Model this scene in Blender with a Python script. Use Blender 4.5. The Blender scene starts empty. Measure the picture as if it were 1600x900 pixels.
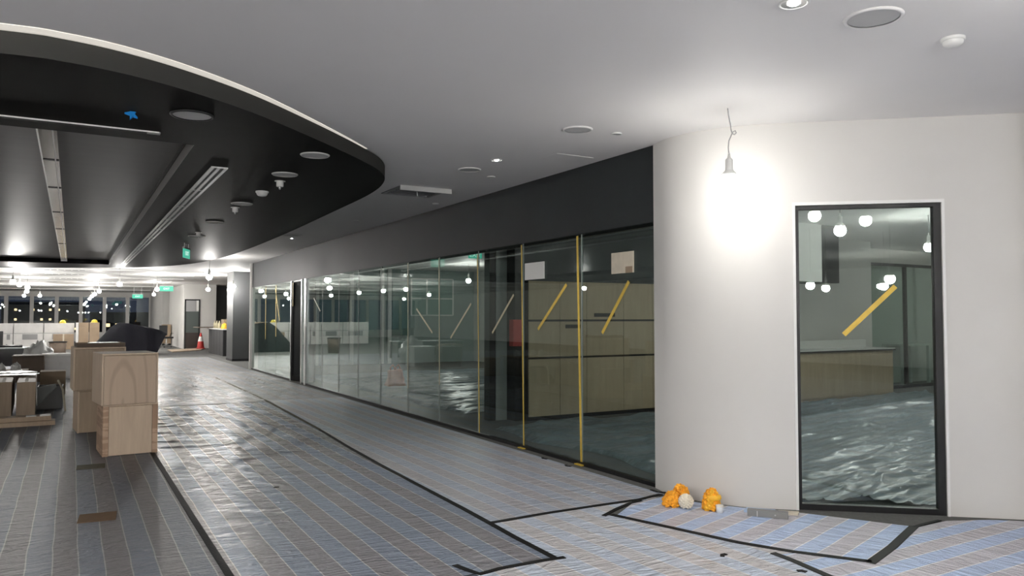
import bpy, bmesh, math, random
from mathutils import Vector, Matrix, noise
R = math.radians
random.seed(7)
scn = bpy.context.scene
COL = scn.collection

# ------------------------------------------------------------------ camera
cd = bpy.data.cameras.new('camera'); cd.sensor_width = 36; cd.lens = 27.0
cd.clip_start = 0.05; cd.clip_end = 600
cam = bpy.data.objects.new('camera', cd); COL.objects.link(cam)
cam.location = (0, 0, 1.5)
cam.rotation_euler = (R(90 + 2.148), 0, R(-29.81))
scn.camera = cam
# ------------------------------------------------------------------ world, exposure
w = bpy.data.worlds.new('night'); scn.world = w; w.use_nodes = True
w.node_tree.nodes['Background'].inputs[0].default_value = (0.010, 0.012, 0.020, 1)
w.node_tree.nodes['Background'].inputs[1].default_value = 1.0
scn.view_settings.view_transform = 'Standard'
scn.view_settings.look = 'None'
scn.view_settings.gamma = 1.0
scn.view_settings.exposure = 2.0
scn.view_settings.use_curve_mapping = False
try:
    scn.cycles.max_bounces = 10
    scn.cycles.diffuse_bounces = 5
    scn.cycles.glossy_bounces = 5
    scn.cycles.transparent_max_bounces = 20
    scn.cycles.caustics_reflective = False
    scn.cycles.caustics_refractive = False
    scn.cycles.sample_clamp_indirect = 6.0
except Exception:
    pass
BULB_W = 28.0          # a bare bulb
BULB_COL = (1.0, 0.97, 0.925)
CEIL = 3.035

# ------------------------------------------------------------------ materials
MATS = {}
def N(nt, t, **kw):
    n = nt.nodes.new(t)
    for k, v in kw.items():
        if k in n.inputs: n.inputs[k].default_value = v
        else: setattr(n, k, v)
    return n
def mat(name, col, rough=0.6, metal=0.0, spec=0.5, var=0.0, vscale=3.0, bump=0.0, bscale=40.0, stretch=(1, 1, 1), coat=0.0, emit=None, estr=0.0, trans=0.0):
    if name in MATS: return MATS[name]
    m = bpy.data.materials.new(name); m.use_nodes = True; nt = m.node_tree
    b = nt.nodes['Principled BSDF']
    b.inputs['Roughness'].default_value = rough; b.inputs['Metallic'].default_value = metal
    b.inputs['Specular IOR Level'].default_value = spec
    b.inputs['Coat Weight'].default_value = coat
    b.inputs['Base Color'].default_value = (*col, 1)
    tc = N(nt, 'ShaderNodeTexCoord'); mp = N(nt, 'ShaderNodeMapping'); mp.inputs['Scale'].default_value = stretch
    nt.links.new(tc.outputs['Object'], mp.inputs[0])
    if var:
        nz = N(nt, 'ShaderNodeTexNoise'); nz.inputs['Scale'].default_value = vscale; nz.inputs['Detail'].default_value = 5
        nt.links.new(mp.outputs[0], nz.inputs['Vector'])
        rp = N(nt, 'ShaderNodeValToRGB')
        rp.color_ramp.elements[0].position = 0.3; rp.color_ramp.elements[1].position = 0.7
        rp.color_ramp.elements[0].color = (*[c * (1 - var) for c in col], 1)
        rp.color_ramp.elements[1].color = (*[min(1, c * (1 + var)) for c in col], 1)
        nt.links.new(nz.outputs[0], rp.inputs[0]); nt.links.new(rp.outputs[0], b.inputs['Base Color'])
    if bump:
        nb = N(nt, 'ShaderNodeTexNoise'); nb.inputs['Scale'].default_value = bscale; nb.inputs['Detail'].default_value = 4
        nt.links.new(mp.outputs[0], nb.inputs['Vector'])
        bp = N(nt, 'ShaderNodeBump'); bp.inputs['Strength'].default_value = bump; bp.inputs['Distance'].default_value = 0.02
        nt.links.new(nb.outputs[0], bp.inputs['Height']); nt.links.new(bp.outputs[0], b.inputs['Normal'])
    if emit:
        b.inputs['Emission Color'].default_value = (*emit, 1); b.inputs['Emission Strength'].default_value = estr
    MATS[name] = m
    return m

def wood_mat(name, c1, c2, arch=False, scale=1.0, edge=False):
    if name in MATS: return MATS[name]
    m = bpy.data.materials.new(name); m.use_nodes = True; nt = m.node_tree; L = nt.links
    b = nt.nodes['Principled BSDF']; b.inputs['Roughness'].default_value = 0.55
    tc = N(nt, 'ShaderNodeTexCoord'); mp = N(nt, 'ShaderNodeMapping')
    L.new(tc.outputs['Object'], mp.inputs[0])
    if arch:
        mp.inputs['Location'].default_value = (0.07, 0, 0.075)
        mp.inputs['Scale'].default_value = (1.0, 1.0, 0.28)
        wv = N(nt, 'ShaderNodeTexWave', wave_type='RINGS', rings_direction='SPHERICAL')
        wv.inputs['Scale'].default_value = 2.6; wv.inputs['Distortion'].default_value = 2.2
        wv.inputs['Detail'].default_value = 2; wv.inputs['Detail Scale'].default_value = 1.2
    else:
        mp.inputs['Scale'].default_value = (9 * scale, 9 * scale, 0.9 * scale)
        wv = N(nt, 'ShaderNodeTexNoise'); wv.inputs['Scale'].default_value = 2.0
        wv.inputs['Detail'].default_value = 6; wv.inputs['Roughness'].default_value = 0.65
    L.new(mp.outputs[0], wv.inputs['Vector'])
    rp = N(nt, 'ShaderNodeValToRGB')
    rp.color_ramp.elements[0].color = (*c2, 1); rp.color_ramp.elements[1].color = (*c1, 1)
    if arch:
        rp.color_ramp.elements[0].position = 0.0; rp.color_ramp.elements[1].position = 0.22
    else:
        rp.color_ramp.elements[0].position = 0.3; rp.color_ramp.elements[1].position = 0.68
    L.new(wv.outputs[0], rp.inputs[0])
    out = rp.outputs[0]
    nz = N(nt, 'ShaderNodeTexNoise'); nz.inputs['Scale'].default_value = 1.0; nz.inputs['Detail'].default_value = 5
    mp2 = N(nt, 'ShaderNodeMapping'); mp2.inputs['Scale'].default_value = (26, 26, 2.2) if not edge else (1, 1, 14)
    L.new(tc.outputs['Object'], mp2.inputs[0]); L.new(mp2.outputs[0], nz.inputs['Vector'])
    mx = N(nt, 'ShaderNodeMix', data_type='RGBA', blend_type='MULTIPLY'); mx.inputs[0].default_value = 0.55 if edge else 0.30
    r2 = N(nt, 'ShaderNodeValToRGB')
    r2.color_ramp.elements[0].color = (0.55, 0.46, 0.40, 1); r2.color_ramp.elements[1].color = (1, 1, 1, 1)
    if edge:
        r2.color_ramp.interpolation = 'CONSTANT'
        r2.color_ramp.elements[1].position = 0.5
    L.new(nz.outputs[0], r2.inputs[0])
    L.new(out, mx.inputs[6]); L.new(r2.outputs[0], mx.inputs[7])
    L.new(mx.outputs[2], b.inputs['Base Color'])
    MATS[name] = m
    return m

def stripe_mat(name, blue, mauve, line, rough=0.27, bump=0.8, wr=(5.0, 34.0)):
    """woven plastic floor sheet: 14 cm blue and mauve stripes with a white thread between, wrinkled"""
    m = bpy.data.materials.new(name); m.use_nodes = True; nt = m.node_tree; L = nt.links
    b = nt.nodes['Principled BSDF']; b.inputs['Roughness'].default_value = rough
    b.inputs['Specular IOR Level'].default_value = 0.5
    tc = N(nt, 'ShaderNodeTexCoord')
    # slight waviness of the stripes
    nz = N(nt, 'ShaderNodeTexNoise'); nz.inputs['Scale'].default_value = 1.6; nz.inputs['Detail'].default_value = 2
    L.new(tc.outputs['Object'], nz.inputs['Vector'])
    sx = N(nt, 'ShaderNodeSeparateXYZ'); L.new(tc.outputs['Object'], sx.inputs[0])
    def M(op, a, bb=None, c=None):
        n = nt.nodes.new('ShaderNodeMath'); n.operation = op
        for i, v in enumerate((a, bb, c)):
            if v is None: continue
            if isinstance(v, (int, float)): n.inputs[i].default_value = v
            else: L.new(v, n.inputs[i])
        return n.outputs[0]
    x = M('MULTIPLY_ADD', nz.outputs[0], 0.022, sx.outputs[0])
    t = M('FLOORED_MODULO', M('DIVIDE', x, 0.28), 1.0)
    half = M('GREATER_THAN', t, 0.5)
    t2 = M('FLOORED_MODULO', M('DIVIDE', x, 0.14), 1.0)
    ln = M('LESS_THAN', t2, 0.055)
    # faded, dusty patches
    nv = N(nt, 'ShaderNodeTexNoise'); nv.inputs['Scale'].default_value = 1.1; nv.inputs['Detail'].default_value = 6
    mpv = N(nt, 'ShaderNodeMapping'); mpv.inputs['Scale'].default_value = (2.5, 0.7, 1)
    L.new(tc.outputs['Object'], mpv.inputs[0]); L.new(mpv.outputs[0], nv.inputs['Vector'])
    mx = N(nt, 'ShaderNodeMix', data_type='RGBA'); L.new(half, mx.inputs[0])
    mx.inputs[6].default_value = (*blue, 1); mx.inputs[7].default_value = (*mauve, 1)
    avg = tuple((p + q) / 2 * 1.05 for p, q in zip(blue, mauve))
    md = N(nt, 'ShaderNodeMix', data_type='RGBA'); L.new(M('MULTIPLY', nv.outputs[0], 0.7), md.inputs[0])
    L.new(mx.outputs[2], md.inputs[6]); md.inputs[7].default_value = (*avg, 1)
    ml = N(nt, 'ShaderNodeMix', data_type='RGBA'); L.new(ln, ml.inputs[0])
    L.new(md.outputs[2], ml.inputs[6]); ml.inputs[7].default_value = (*line, 1)
    L.new(ml.outputs[2], b.inputs['Base Color'])
    # wrinkles run across the stripes
    mp = N(nt, 'ShaderNodeMapping'); mp.inputs['Scale'].default_value = (wr[0], wr[1], 1); mp.inputs['Rotation'].default_value = (0, 0, 0.12)
    L.new(tc.outputs['Object'], mp.inputs[0])
    n1 = N(nt, 'ShaderNodeTexNoise'); n1.inputs['Scale'].default_value = 1.0; n1.inputs['Detail'].default_value = 5; n1.inputs['Distortion'].default_value = 1.2
    L.new(mp.outputs[0], n1.inputs['Vector'])
    n2 = N(nt, 'ShaderNodeTexNoise'); n2.inputs['Scale'].default_value = 14.0; n2.inputs['Detail'].default_value = 4; n2.inputs['Distortion'].default_value = 0.8
    L.new(tc.outputs['Object'], n2.inputs['Vector'])
    mp3 = N(nt, 'ShaderNodeMapping'); mp3.inputs['Scale'].default_value = (1.3, 6.0, 1); mp3.inputs['Rotation'].default_value = (0, 0, -0.2)
    L.new(tc.outputs['Object'], mp3.inputs[0])
    n3 = N(nt, 'ShaderNodeTexNoise'); n3.inputs['Scale'].default_value = 1.0; n3.inputs['Detail'].default_value = 3; n3.inputs['Distortion'].default_value = 2.0
    L.new(mp3.outputs[0], n3.inputs['Vector'])
    ridge = M('POWER', M('SUBTRACT', 1.0, M('MULTIPLY', M('ABSOLUTE', M('SUBTRACT', n3.outputs[0], 0.5)), 3.0)), 6.0)
    fine = M('ABSOLUTE', M('SUBTRACT', n1.outputs[0], 0.5))
    h = M('ADD', M('MULTIPLY', ridge, 0.5), M('ADD', fine, M('MULTIPLY', n2.outputs[0], 0.4)))
    bp = N(nt, 'ShaderNodeBump'); bp.inputs['Strength'].default_value = bump; bp.inputs['Distance'].default_value = 0.06
    L.new(h, bp.inputs['Height']); L.new(bp.outputs[0], b.inputs['Normal'])
    MATS[name] = m
    return m

def glass_mat(name, tint, k=1.0):
    """clear pane: see-through with Schlick reflection, the same from both faces"""
    m = bpy.data.materials.new(name); m.use_nodes = True; nt = m.node_tree; L = nt.links
    nt.nodes.remove(nt.nodes['Principled BSDF']); out = nt.nodes['Material Output']
    ge = N(nt, 'ShaderNodeNewGeometry')
    dt = N(nt, 'ShaderNodeVectorMath', operation='DOT_PRODUCT')
    L.new(ge.outputs['Incoming'], dt.inputs[0]); L.new(ge.outputs['Normal'], dt.inputs[1])
    def M(op, a, bb=None, c=None):
        n = nt.nodes.new('ShaderNodeMath'); n.operation = op
        for i, v in enumerate((a, bb, c)):
            if v is None: continue
            if isinstance(v, (int, float)): n.inputs[i].default_value = v
            else: L.new(v, n.inputs[i])
        return n.outputs[0]
    om = M('SUBTRACT', 1.0, M('ABSOLUTE', dt.outputs['Value']))
    fr = M('MULTIPLY', M('MULTIPLY_ADD', M('POWER', om, 5.0), 0.95, 0.045), k)
    tr = N(nt, 'ShaderNodeBsdfTransparent'); tr.inputs[0].default_value = (*tint, 1)
    gl = N(nt, 'ShaderNodeBsdfGlossy'); gl.inputs['Roughness'].default_value = 0.0; gl.inputs['Color'].default_value = (0.95, 1, 0.98, 1)
    mx = N(nt, 'ShaderNodeMixShader'); L.new(fr, mx.inputs[0]); L.new(tr.outputs[0], mx.inputs[1]); L.new(gl.outputs[0], mx.inputs[2])
    L.new(mx.outputs[0], out.inputs[0])
    MATS[name] = m
    return m

WALL = mat('white wall paint', (0.62, 0.61, 0.585), 0.65, var=0.03, vscale=1.2, bump=0.04, bscale=120)
CEILM = mat('ceiling paint', (0.82, 0.805, 0.79), 0.65, var=0.02, vscale=0.8)
DARKW = mat('charcoal wall paint', (0.017, 0.020, 0.0215), 0.6, spec=0.2, var=0.08, vscale=1.5)
CANOPY = mat('black ceiling paint', (0.0035, 0.0037, 0.0036), 0.55, spec=0.02, var=0.15, vscale=2.0, stretch=(0.3, 3, 1))
CANEDGE = mat('dark ceiling edge', (0.042, 0.042, 0.039), 0.7, spec=0.05)
RECESS = mat('grey recess paint', (0.075, 0.070, 0.067), 0.45, spec=0.1, var=0.08, vscale=2, stretch=(0.3, 2, 1), bump=0.02, bscale=6)
CARPET = mat('grey carpet', (0.105, 0.105, 0.10), 0.9, var=0.15, vscale=30, bump=0.4, bscale=300)
CONCRETE = mat('pale floor', (0.30, 0.29, 0.275), 0.5, var=0.1, vscale=4)
BLUE = (0.130, 0.158, 0.205); MAUVE = (0.140, 0.127, 0.128); LINE = (0.32, 0.32, 0.32)  # left sheet colours, darkened to offset the added fill light
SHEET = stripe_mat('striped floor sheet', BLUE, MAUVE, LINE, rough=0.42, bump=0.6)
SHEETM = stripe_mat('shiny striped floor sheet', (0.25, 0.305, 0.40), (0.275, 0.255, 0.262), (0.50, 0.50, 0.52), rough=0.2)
SHEET3 = stripe_mat('lightened striped floor sheet', (0.46, 0.52, 0.63), (0.50, 0.475, 0.48), (0.70, 0.70, 0.72))  # brighter floor light along the glass is put into these colours
SHEETF = stripe_mat('faint striped floor sheet', (0.37, 0.39, 0.42), (0.39, 0.375, 0.37), (0.47, 0.47, 0.47), rough=0.24, bump=1.0)  # pale colours with little contrast between the stripes
SHEET4 = stripe_mat('pale striped floor sheet', (0.62, 0.71, 0.85), (0.69, 0.655, 0.65), (0.88, 0.88, 0.90))  # lighter copy of the stripes, carries the bulb light of the foreground
SHEET2 = stripe_mat('brightened striped floor sheet', (0.48, 0.63, 0.90), (0.60, 0.55, 0.565), (0.93, 0.93, 0.95), rough=0.4, bump=0.8, wr=(4.0, 22.0))  # raised colours make up for missing light on the right floor
CLEAR = mat('crumpled plastic film', (0.15, 0.19, 0.215), 0.28, spec=0.45, bump=0.6, bscale=6, stretch=(0.7, 4, 1), var=0.3, vscale=3)
BTAPE = mat('black tape', (0.012, 0.012, 0.012), 0.6, spec=0.12, bump=0.2, bscale=60)
YTAPE = mat('yellow tape', (0.62, 0.43, 0.06), 0.5, var=0.1, vscale=20)
PTAPE = mat('pale tape', (0.62, 0.55, 0.36), 0.5)
BRTAPE = mat('brown tape', (0.155, 0.095, 0.05), 0.6, spec=0.12, var=0.1, vscale=8)
OLTAPE = mat('olive tape', (0.085, 0.08, 0.05), 0.6, spec=0.12, var=0.1, vscale=8)
BLACKM = mat('black metal', (0.007, 0.007, 0.008), 0.4, spec=0.3)
ALU = mat('aluminium', (0.55, 0.55, 0.55), 0.28, metal=0.9, bump=0.03, bscale=90)
CHROME = mat('polished channel', (0.62, 0.60, 0.57), 0.16, metal=1.0, bump=0.06, bscale=5, stretch=(1, 0.6, 1))
WHITEP = mat('white plastic', (0.74, 0.74, 0.72), 0.4)
CREAM = mat('cream paper', (0.62, 0.56, 0.45), 0.7, var=0.08, vscale=12)
GREYP = mat('grey grille', (0.33, 0.33, 0.33), 0.5)
DISC = mat('speaker grille', (0.50, 0.50, 0.495), 0.55)
GLASS = glass_mat('partition glass', (0.82, 0.88, 0.86), 1.25)
GLASS2 = glass_mat('night window glass', (0.70, 0.74, 0.74), 1.3)
PLY1 = wood_mat('pale plywood', (0.74, 0.60, 0.45), (0.64, 0.50, 0.37))
PLYARCH = wood_mat('arched grain plywood', (0.66, 0.52, 0.39), (0.55, 0.42, 0.31), arch=True)
PLYEDGE = wood_mat('jointed board edge', (0.64, 0.46, 0.32), (0.52, 0.36, 0.25), edge=True)
PLY2 = wood_mat('tan board', (0.50, 0.39, 0.28), (0.42, 0.325, 0.235))
OAK = wood_mat('light oak veneer', (0.54, 0.43, 0.30), (0.45, 0.355, 0.245), scale=0.6)
CARD = mat('brown cardboard', (0.33, 0.245, 0.165), 0.75, var=0.08, vscale=5)
CARDD = mat('dark cardboard', (0.13, 0.095, 0.07), 0.7, var=0.08, vscale=5)
WRAP = mat('wrapped white board', (0.78, 0.77, 0.75), 0.3, var=0.06, vscale=4, bump=0.3, bscale=7)
TARP = mat('black tarpaulin', (0.006, 0.006, 0.008), 0.7, spec=0.04, bump=0.3, bscale=5)
BLACKP = mat('black plastic', (0.014, 0.014, 0.015), 0.4)
GREYB = mat('grey board', (0.28, 0.30, 0.30), 0.5)
RED = mat('red plastic', (0.48, 0.035, 0.03), 0.45)
ORANGEBAG = mat('orange plastic bag', (0.62, 0.20, 0.11), 0.4, var=0.2, vscale=9, bump=0.5, bscale=12)
MARI = mat('marigold petals', (0.90, 0.36, 0.02), 0.7, var=0.25, vscale=30)
MARIY = mat('golden ribbon', (0.85, 0.46, 0.03), 0.5, var=0.15, vscale=20)
JASM = mat('cream petals', (0.80, 0.74, 0.62), 0.7, var=0.08, vscale=30)
BLUET = mat('blue tape', (0.02, 0.30, 0.80), 0.5)
HAT = mat('yellow hard hat', (0.75, 0.60, 0.06), 0.35)
TEAL = mat('pale teal panel', (0.22, 0.33, 0.30), 0.4)
DTEAL = mat('deep teal panel', (0.07, 0.16, 0.135), 0.35)
SIGNG = mat('green sign face', (0.02, 0.35, 0.22), 0.4, emit=(0.12, 0.75, 0.52), estr=0.14)
SIGNW = mat('white sign print', (0.9, 0.95, 0.92), 0.4, emit=(0.85, 1.0, 0.93), estr=0.2)
BULBM = mat('lit bulb', (1, 1, 1), 0.3, emit=BULB_COL, estr=3.0)
LENSM = mat('lit lamp lens', (1, 1, 1), 0.3, emit=(1.0, 0.98, 0.95), estr=14.0)
LEDM = mat('warm cove strip', (0.9, 0.88, 0.83), 0.4, emit=(1.0, 0.93, 0.82), estr=0.13)
SKYL = mat('city window light', (0.5, 0.4, 0.2), 0.5, emit=(1.0, 0.72, 0.40), estr=0.8)
TOWER = mat('night tower', (0.03, 0.03, 0.035), 0.7)

# ------------------------------------------------------------------ mesh helpers
class MB:
    def __init__(s): s.bm = bmesh.new()
    def box(s, x0, x1, y0, y1, z0, z1, M=None, bev=0.0):
        r = bmesh.ops.create_cube(s.bm, size=1.0)
        T = Matrix.Translation(((x0 + x1) / 2, (y0 + y1) / 2, (z0 + z1) / 2)) @ Matrix.Diagonal((x1 - x0, y1 - y0, z1 - z0, 1))
        bmesh.ops.transform(s.bm, matrix=T, verts=r['verts'])
        vs = r['verts']
        if bev:
            es = list({e for v in vs for e in v.link_edges})
            rr = bmesh.ops.bevel(s.bm, geom=es, offset=bev, segments=2, profile=0.5, affect='EDGES')
            vs = list({v for f in rr['faces'] for v in f.verts} | {v for v in vs if v.is_valid})
        if M is not None: bmesh.ops.transform(s.bm, matrix=M, verts=[v for v in vs if v.is_valid])
        return s
    def prism(s, pts, z0, z1):
        lo = [s.bm.verts.new((x, y, z0)) for x, y in pts]; hi = [s.bm.verts.new((x, y, z1)) for x, y in pts]
        n = len(pts)
        for i in range(n): s.bm.faces.new((lo[i], lo[(i + 1) % n], hi[(i + 1) % n], hi[i]))
        s.bm.faces.new(lo[::-1]); s.bm.faces.new(hi)
        return s
    def lathe(s, prof, seg=24, c=(0, 0, 0)):
        rings = []
        for r, z in prof:
            if r < 1e-6: rings.append([s.bm.verts.new((c[0], c[1], c[2] + z))])
            else: rings.append([s.bm.verts.new((c[0] + r * math.cos(2 * math.pi * i / seg), c[1] + r * math.sin(2 * math.pi * i / seg), c[2] + z)) for i in range(seg)])
        for a, b in zip(rings, rings[1:]):
            for i in range(seg):
                j = (i + 1) % seg
                q = [a[i % len(a)], a[j % len(a)], b[j % len(b)], b[i % len(b)]]
                u = []
                for v in q:
                    if v not in u: u.append(v)
                if len(u) >= 3:
                    try: s.bm.faces.new(u)
                    except ValueError: pass
        return s
    def tube(s, pts, r, seg=8):
        pts = [Vector(p) for p in pts]; rings = []
        for i, p in enumerate(pts):
            d = (pts[min(i + 1, len(pts) - 1)] - pts[max(i - 1, 0)]).normalized()
            a = d.orthogonal().normalized() if i == 0 else (pa - d * pa.dot(d)).normalized()
            pa = a; b = d.cross(a)
            rings.append([s.bm.verts.new(p + (a * math.cos(2 * math.pi * k / seg) + b * math.sin(2 * math.pi * k / seg)) * r) for k in range(seg)])
        for u, v in zip(rings, rings[1:]):
            for k in range(seg): s.bm.faces.new((u[k], u[(k + 1) % seg], v[(k + 1) % seg], v[k]))
        s.bm.faces.new(rings[0][::-1]); s.bm.faces.new(rings[-1])
        return s
    def strip(s, path, w, z0, z1):
        """flat tape along a plan path"""
        path = [Vector(p) for p in path]; L = []; Rr = []
        for i, p in enumerate(path):
            d = (path[min(i + 1, len(path) - 1)] - path[max(i - 1, 0)]).normalized()
            n = Vector((-d.y, d.x)); L.append(p + n * w / 2); Rr.append(p - n * w / 2)
        pts = [(p.x, p.y) for p in Rr] + [(p.x, p.y) for p in L[::-1]]
        n = len(path)
        lo = [s.bm.verts.new((x, y, z0)) for x, y in pts]; hi = [s.bm.verts.new((x, y, z1)) for x, y in pts]
        m = len(pts)
        for i in range(m): s.bm.faces.new((lo[i], lo[(i + 1) % m], hi[(i + 1) % m], hi[i]))
        for i in range(n - 1):
            a, b, c, d = i, i + 1, m - 2 - i, m - 1 - i
            s.bm.faces.new((hi[a], hi[b], hi[c], hi[d])); s.bm.faces.new((lo[d], lo[c], lo[b], lo[a]))
        return s
    def mesh(s, name, m, smooth=False):
        bmesh.ops.recalc_face_normals(s.bm, faces=s.bm.faces)
        me = bpy.data.meshes.new(name); s.bm.to_mesh(me); s.bm.free()
        if smooth:
            for p in me.polygons: p.use_smooth = True
        me.materials.append(m)
        return me

def link(name, data, parent=None, loc=(0, 0, 0), rot=(0, 0, 0)):
    o = bpy.data.objects.new(name, data); COL.objects.link(o)
    o.location = loc; o.rotation_euler = rot
    if parent is not None: o.parent = parent
    return o
def tag(o, label=None, cat=None, group=None, kind=None):
    if label: o['label'] = label
    if cat: o['category'] = cat
    if group: o['group'] = group
    if kind: o['kind'] = kind
    return o
def part(name, mb, m, parent, smooth=False, loc=(0, 0, 0), rot=(0, 0, 0), label=None):
    o = link(name, mb.mesh(name, m, smooth), parent, loc, rot)
    if label: o['label'] = label
    return o
def thing(name, label, cat, loc=(0, 0, 0), rz=0.0, group=None, rot=None):
    o = link(name, None, None, loc, rot or (0, 0, rz)); o.empty_display_size = 0.1
    return tag(o, label, cat, group)
def single(name, mb, m, label, cat, loc=(0, 0, 0), rot=(0, 0, 0), group=None, smooth=False):
    return tag(link(name, mb.mesh(name, m, smooth), None, loc, rot), label, cat, group)
def struct(name, mb, m, parent=None, smooth=False, label=None, loc=(0, 0, 0), rot=(0, 0, 0)):
    o = link(name, mb.mesh(name, m, smooth), parent, loc, rot)
    if parent is None: o['kind'] = 'structure'
    if label: o['label'] = label
    return o
def catmull(P, n=8, closed=False):
    P = [Vector(p) for p in P]; out = []; k = len(P)
    for i in range(k if closed else k - 1):
        g = lambda j: P[j % k] if closed else P[max(0, min(k - 1, j))]
        a, b, c, d = g(i - 1), g(i), g(i + 1), g(i + 2)
        for t in range(n):
            t /= n
            out.append(0.5 * ((2 * b) + (c - a) * t + (2 * a - 5 * b + 4 * c - d) * t * t + (3 * b - a - 3 * c + d) * t ** 3))
    if not closed: out.append(P[-1])
    return out
def bx(*a, **k): return MB().box(*a, **k)

# ================================================================== SETTING
struct('floor', bx(-14, 18.5, -14, 56, -0.2, 0), CARPET, label='grey carpet floor under the protective sheets')
struct('ceiling', bx(-14, 18.5, -14, 56, CEIL, CEIL + 0.2), CEILM, label='plain pale grey plasterboard ceiling')
struct('wall_left', bx(-14.2, -14, -14, 56, 0, CEIL), WALL)
struct('wall_rear', bx(-14, 18.5, -14.2, -14, 0, CEIL), WALL)
struct('wall_outer', bx(18.5, 18.7, -14, 56, 0, CEIL), WALL)
# charcoal fascia over the glass partition
GX = 4.5; GT = 2.345; GY0 = 5.26; GY1 = 22.85
struct('wall_fascia', bx(GX - 0.01, GX + 0.16, GY0, GY1, GT, CEIL), DARKW, label='charcoal painted fascia above the long glass partition')
struct('trim_1', bx(GX - 0.03, GX + 0.17, GY0 - 0.02, GY0 + 0.012, 0, CEIL), WALL)
struct('trim_2', bx(GX - 0.06, GX + 0.17, GY1, GY1 + 0.10, 0, CEIL), WALL)

# white curved wall with its tall window opening
W0 = Vector((4.93, 4.12)); W1 = Vector((5.745, 3.435)); WD = (W1 - W0).normalized(); WN = Vector((-WD.y, WD.x))  # WN points into the room behind
if WN.x < 0: WN = -WN
pathA = catmull([(4.47, 5.27), (4.42, 5.06), (4.425, 4.88), (4.49, 4.65), (4.62, 4.42), (4.775, 4.25), tuple(W0)], 8)
pathB = catmull([tuple(W1), (5.95, 3.262), (6.17, 3.075), (6.38, 2.95), (6.66, 2.88), (7.0, 2.87), (18.5, 2.87)], 8)
def ribbon(mb, path, z0, z1, t):
    L = []
    for i, p in enumerate(path):
        d = (path[min(i + 1, len(path) - 1)] - path[max(i - 1, 0)]).normalized(); n = Vector((-d.y, d.x))
        if n.dot(Vector((0.6, 0.8))) < 0: n = -n
        L.append((p, p + n * t))
    bm = mb.bm
    R_ = [[bm.verts.new((a.x, a.y, z0)), bm.verts.new((a.x, a.y, z1)), bm.verts.new((b.x, b.y, z1)), bm.verts.new((b.x, b.y, z0))] for a, b in L]
    for u, v in zip(R_, R_[1:]):
        for k in range(4): bm.faces.new((u[k], v[k], v[(k + 1) % 4], u[(k + 1) % 4]))
    bm.faces.new(R_[0][::-1]); bm.faces.new(R_[-1])
mb = MB(); ribbon(mb, pathA, 0, CEIL, 0.11); ribbon(mb, pathB, 0, CEIL, 0.11); ribbon(mb, [W0, (W0 + W1) / 2, W1], 2.375, CEIL, 0.11)
wr = struct('wall_right', mb, WALL, label='curved white plaster wall beside the glass partition', smooth=True)
try:
    wr.data.set_sharp_from_angle(angle=R(40))
except Exception: pass
# tall window in it: local x along the opening, y into the back room
ang = math.atan2(WD.y, WD.x); WL = (W1 - W0).length
win2 = tag(link('window_2', None, None, (W0.x, W0.y, 0), (0, 0, ang)), 'tall black framed window in the white wall', kind='structure')
F0 = 0.035
part('jamb', bx(0.0, 0.028, F0 - 0.02, F0 + 0.04, 0.0, 2.372), BLACKM, win2)
part('jamb', bx(WL - 0.055, WL, F0 - 0.02, F0 + 0.04, 0.0, 2.372), BLACKM, win2)
part('head_rail', bx(0.028, WL - 0.055, F0 - 0.02, F0 + 0.04, 2.345, 2.372), BLACKM, win2)
part('sill_rail', bx(0.028, WL - 0.055, F0 - 0.02, F0 + 0.04, 0.0, 0.045), BLACKM, win2)
part('pane', bx(0.028, WL - 0.055, F0 + 0.004, F0 + 0.014, 0.045, 2.345), GLASS, win2)
for a, b, c, d in ((-0.02, 0.0, 0, 2.40), (WL, WL + 0.02, 0, 2.40), (0, WL, 2.375, 2.40)):
    part('trim_strip', bx(a, b, -0.008, 0.004, c, d), WHITEP, win2)

# long glass partition
win1 = tag(link('window_1', None, None, (GX, 0, 0)), 'long frameless glass partition under the charcoal fascia', kind='structure')
joints = [GY0 + 0.012, 6.43, 7.60, 8.72, 9.92, 11.08, 12.28, 13.45, 14.62, 15.75, 16.95]
for a, b in zip(joints, joints[1:]):
    part('pane', bx(0.0, 0.012, a + 0.003, b - 0.003, 0.035, GT - 0.004), GLASS, win1)
for a, b in ((18.35, 19.9), (19.9, 21.1), (21.1, GY1)):
    part('pane', bx(0.0, 0.012, a + 0.003, b - 0.003, 0.035, GT - 0.004), GLASS, win1)
part('floor_rail', bx(-0.015, 0.03, GY0, 17.4, 0, 0.035), BLACKM, win1)
part('floor_rail', bx(-0.015, 0.03, 18.35, GY1, 0, 0.035), BLACKM, win1)
part('head_rail', bx(0.012, 0.05, GY0, GY1, GT - 0.03, GT), BLACKM, win1)
part('post', bx(-0.03, 0.05, 16.95, 17.07, 0, GT), ALU, win1)
part('post', bx(-0.02, 0.04, 17.34, 17.40, 0, GT), ALU, win1)
part('post', bx(-0.02, 0.05, 18.29, 18.35, 0, GT), ALU, win1)
part('pane', bx(0.0, 0.012, 17.07, 17.34, 0.035, GT - 0.004), GLASS, win1)
for y in joints[1:-1]:
    part('joint_strip', bx(-0.001, 0.013, y - 0.003, y + 0.003, 0.035, GT - 0.004), mat('silicone joint', (0.40, 0.42, 0.41), 0.4), win1)
door = tag(link('door_1', None, None, (GX, 18.28, 0), (0, 0, R(-68))), 'black framed door leaf standing open in the glass partition', kind='structure')
part('stile', bx(0, 0.07, -0.02, 0.02, 0.01, GT - 0.01), BLACKM, door)
part('stile', bx(0.80, 0.87, -0.02, 0.02, 0.01, GT - 0.01), BLACKM, door)
part('rail', bx(0.07, 0.80, -0.02, 0.02, 0.01, 0.12), BLACKM, door)
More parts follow.
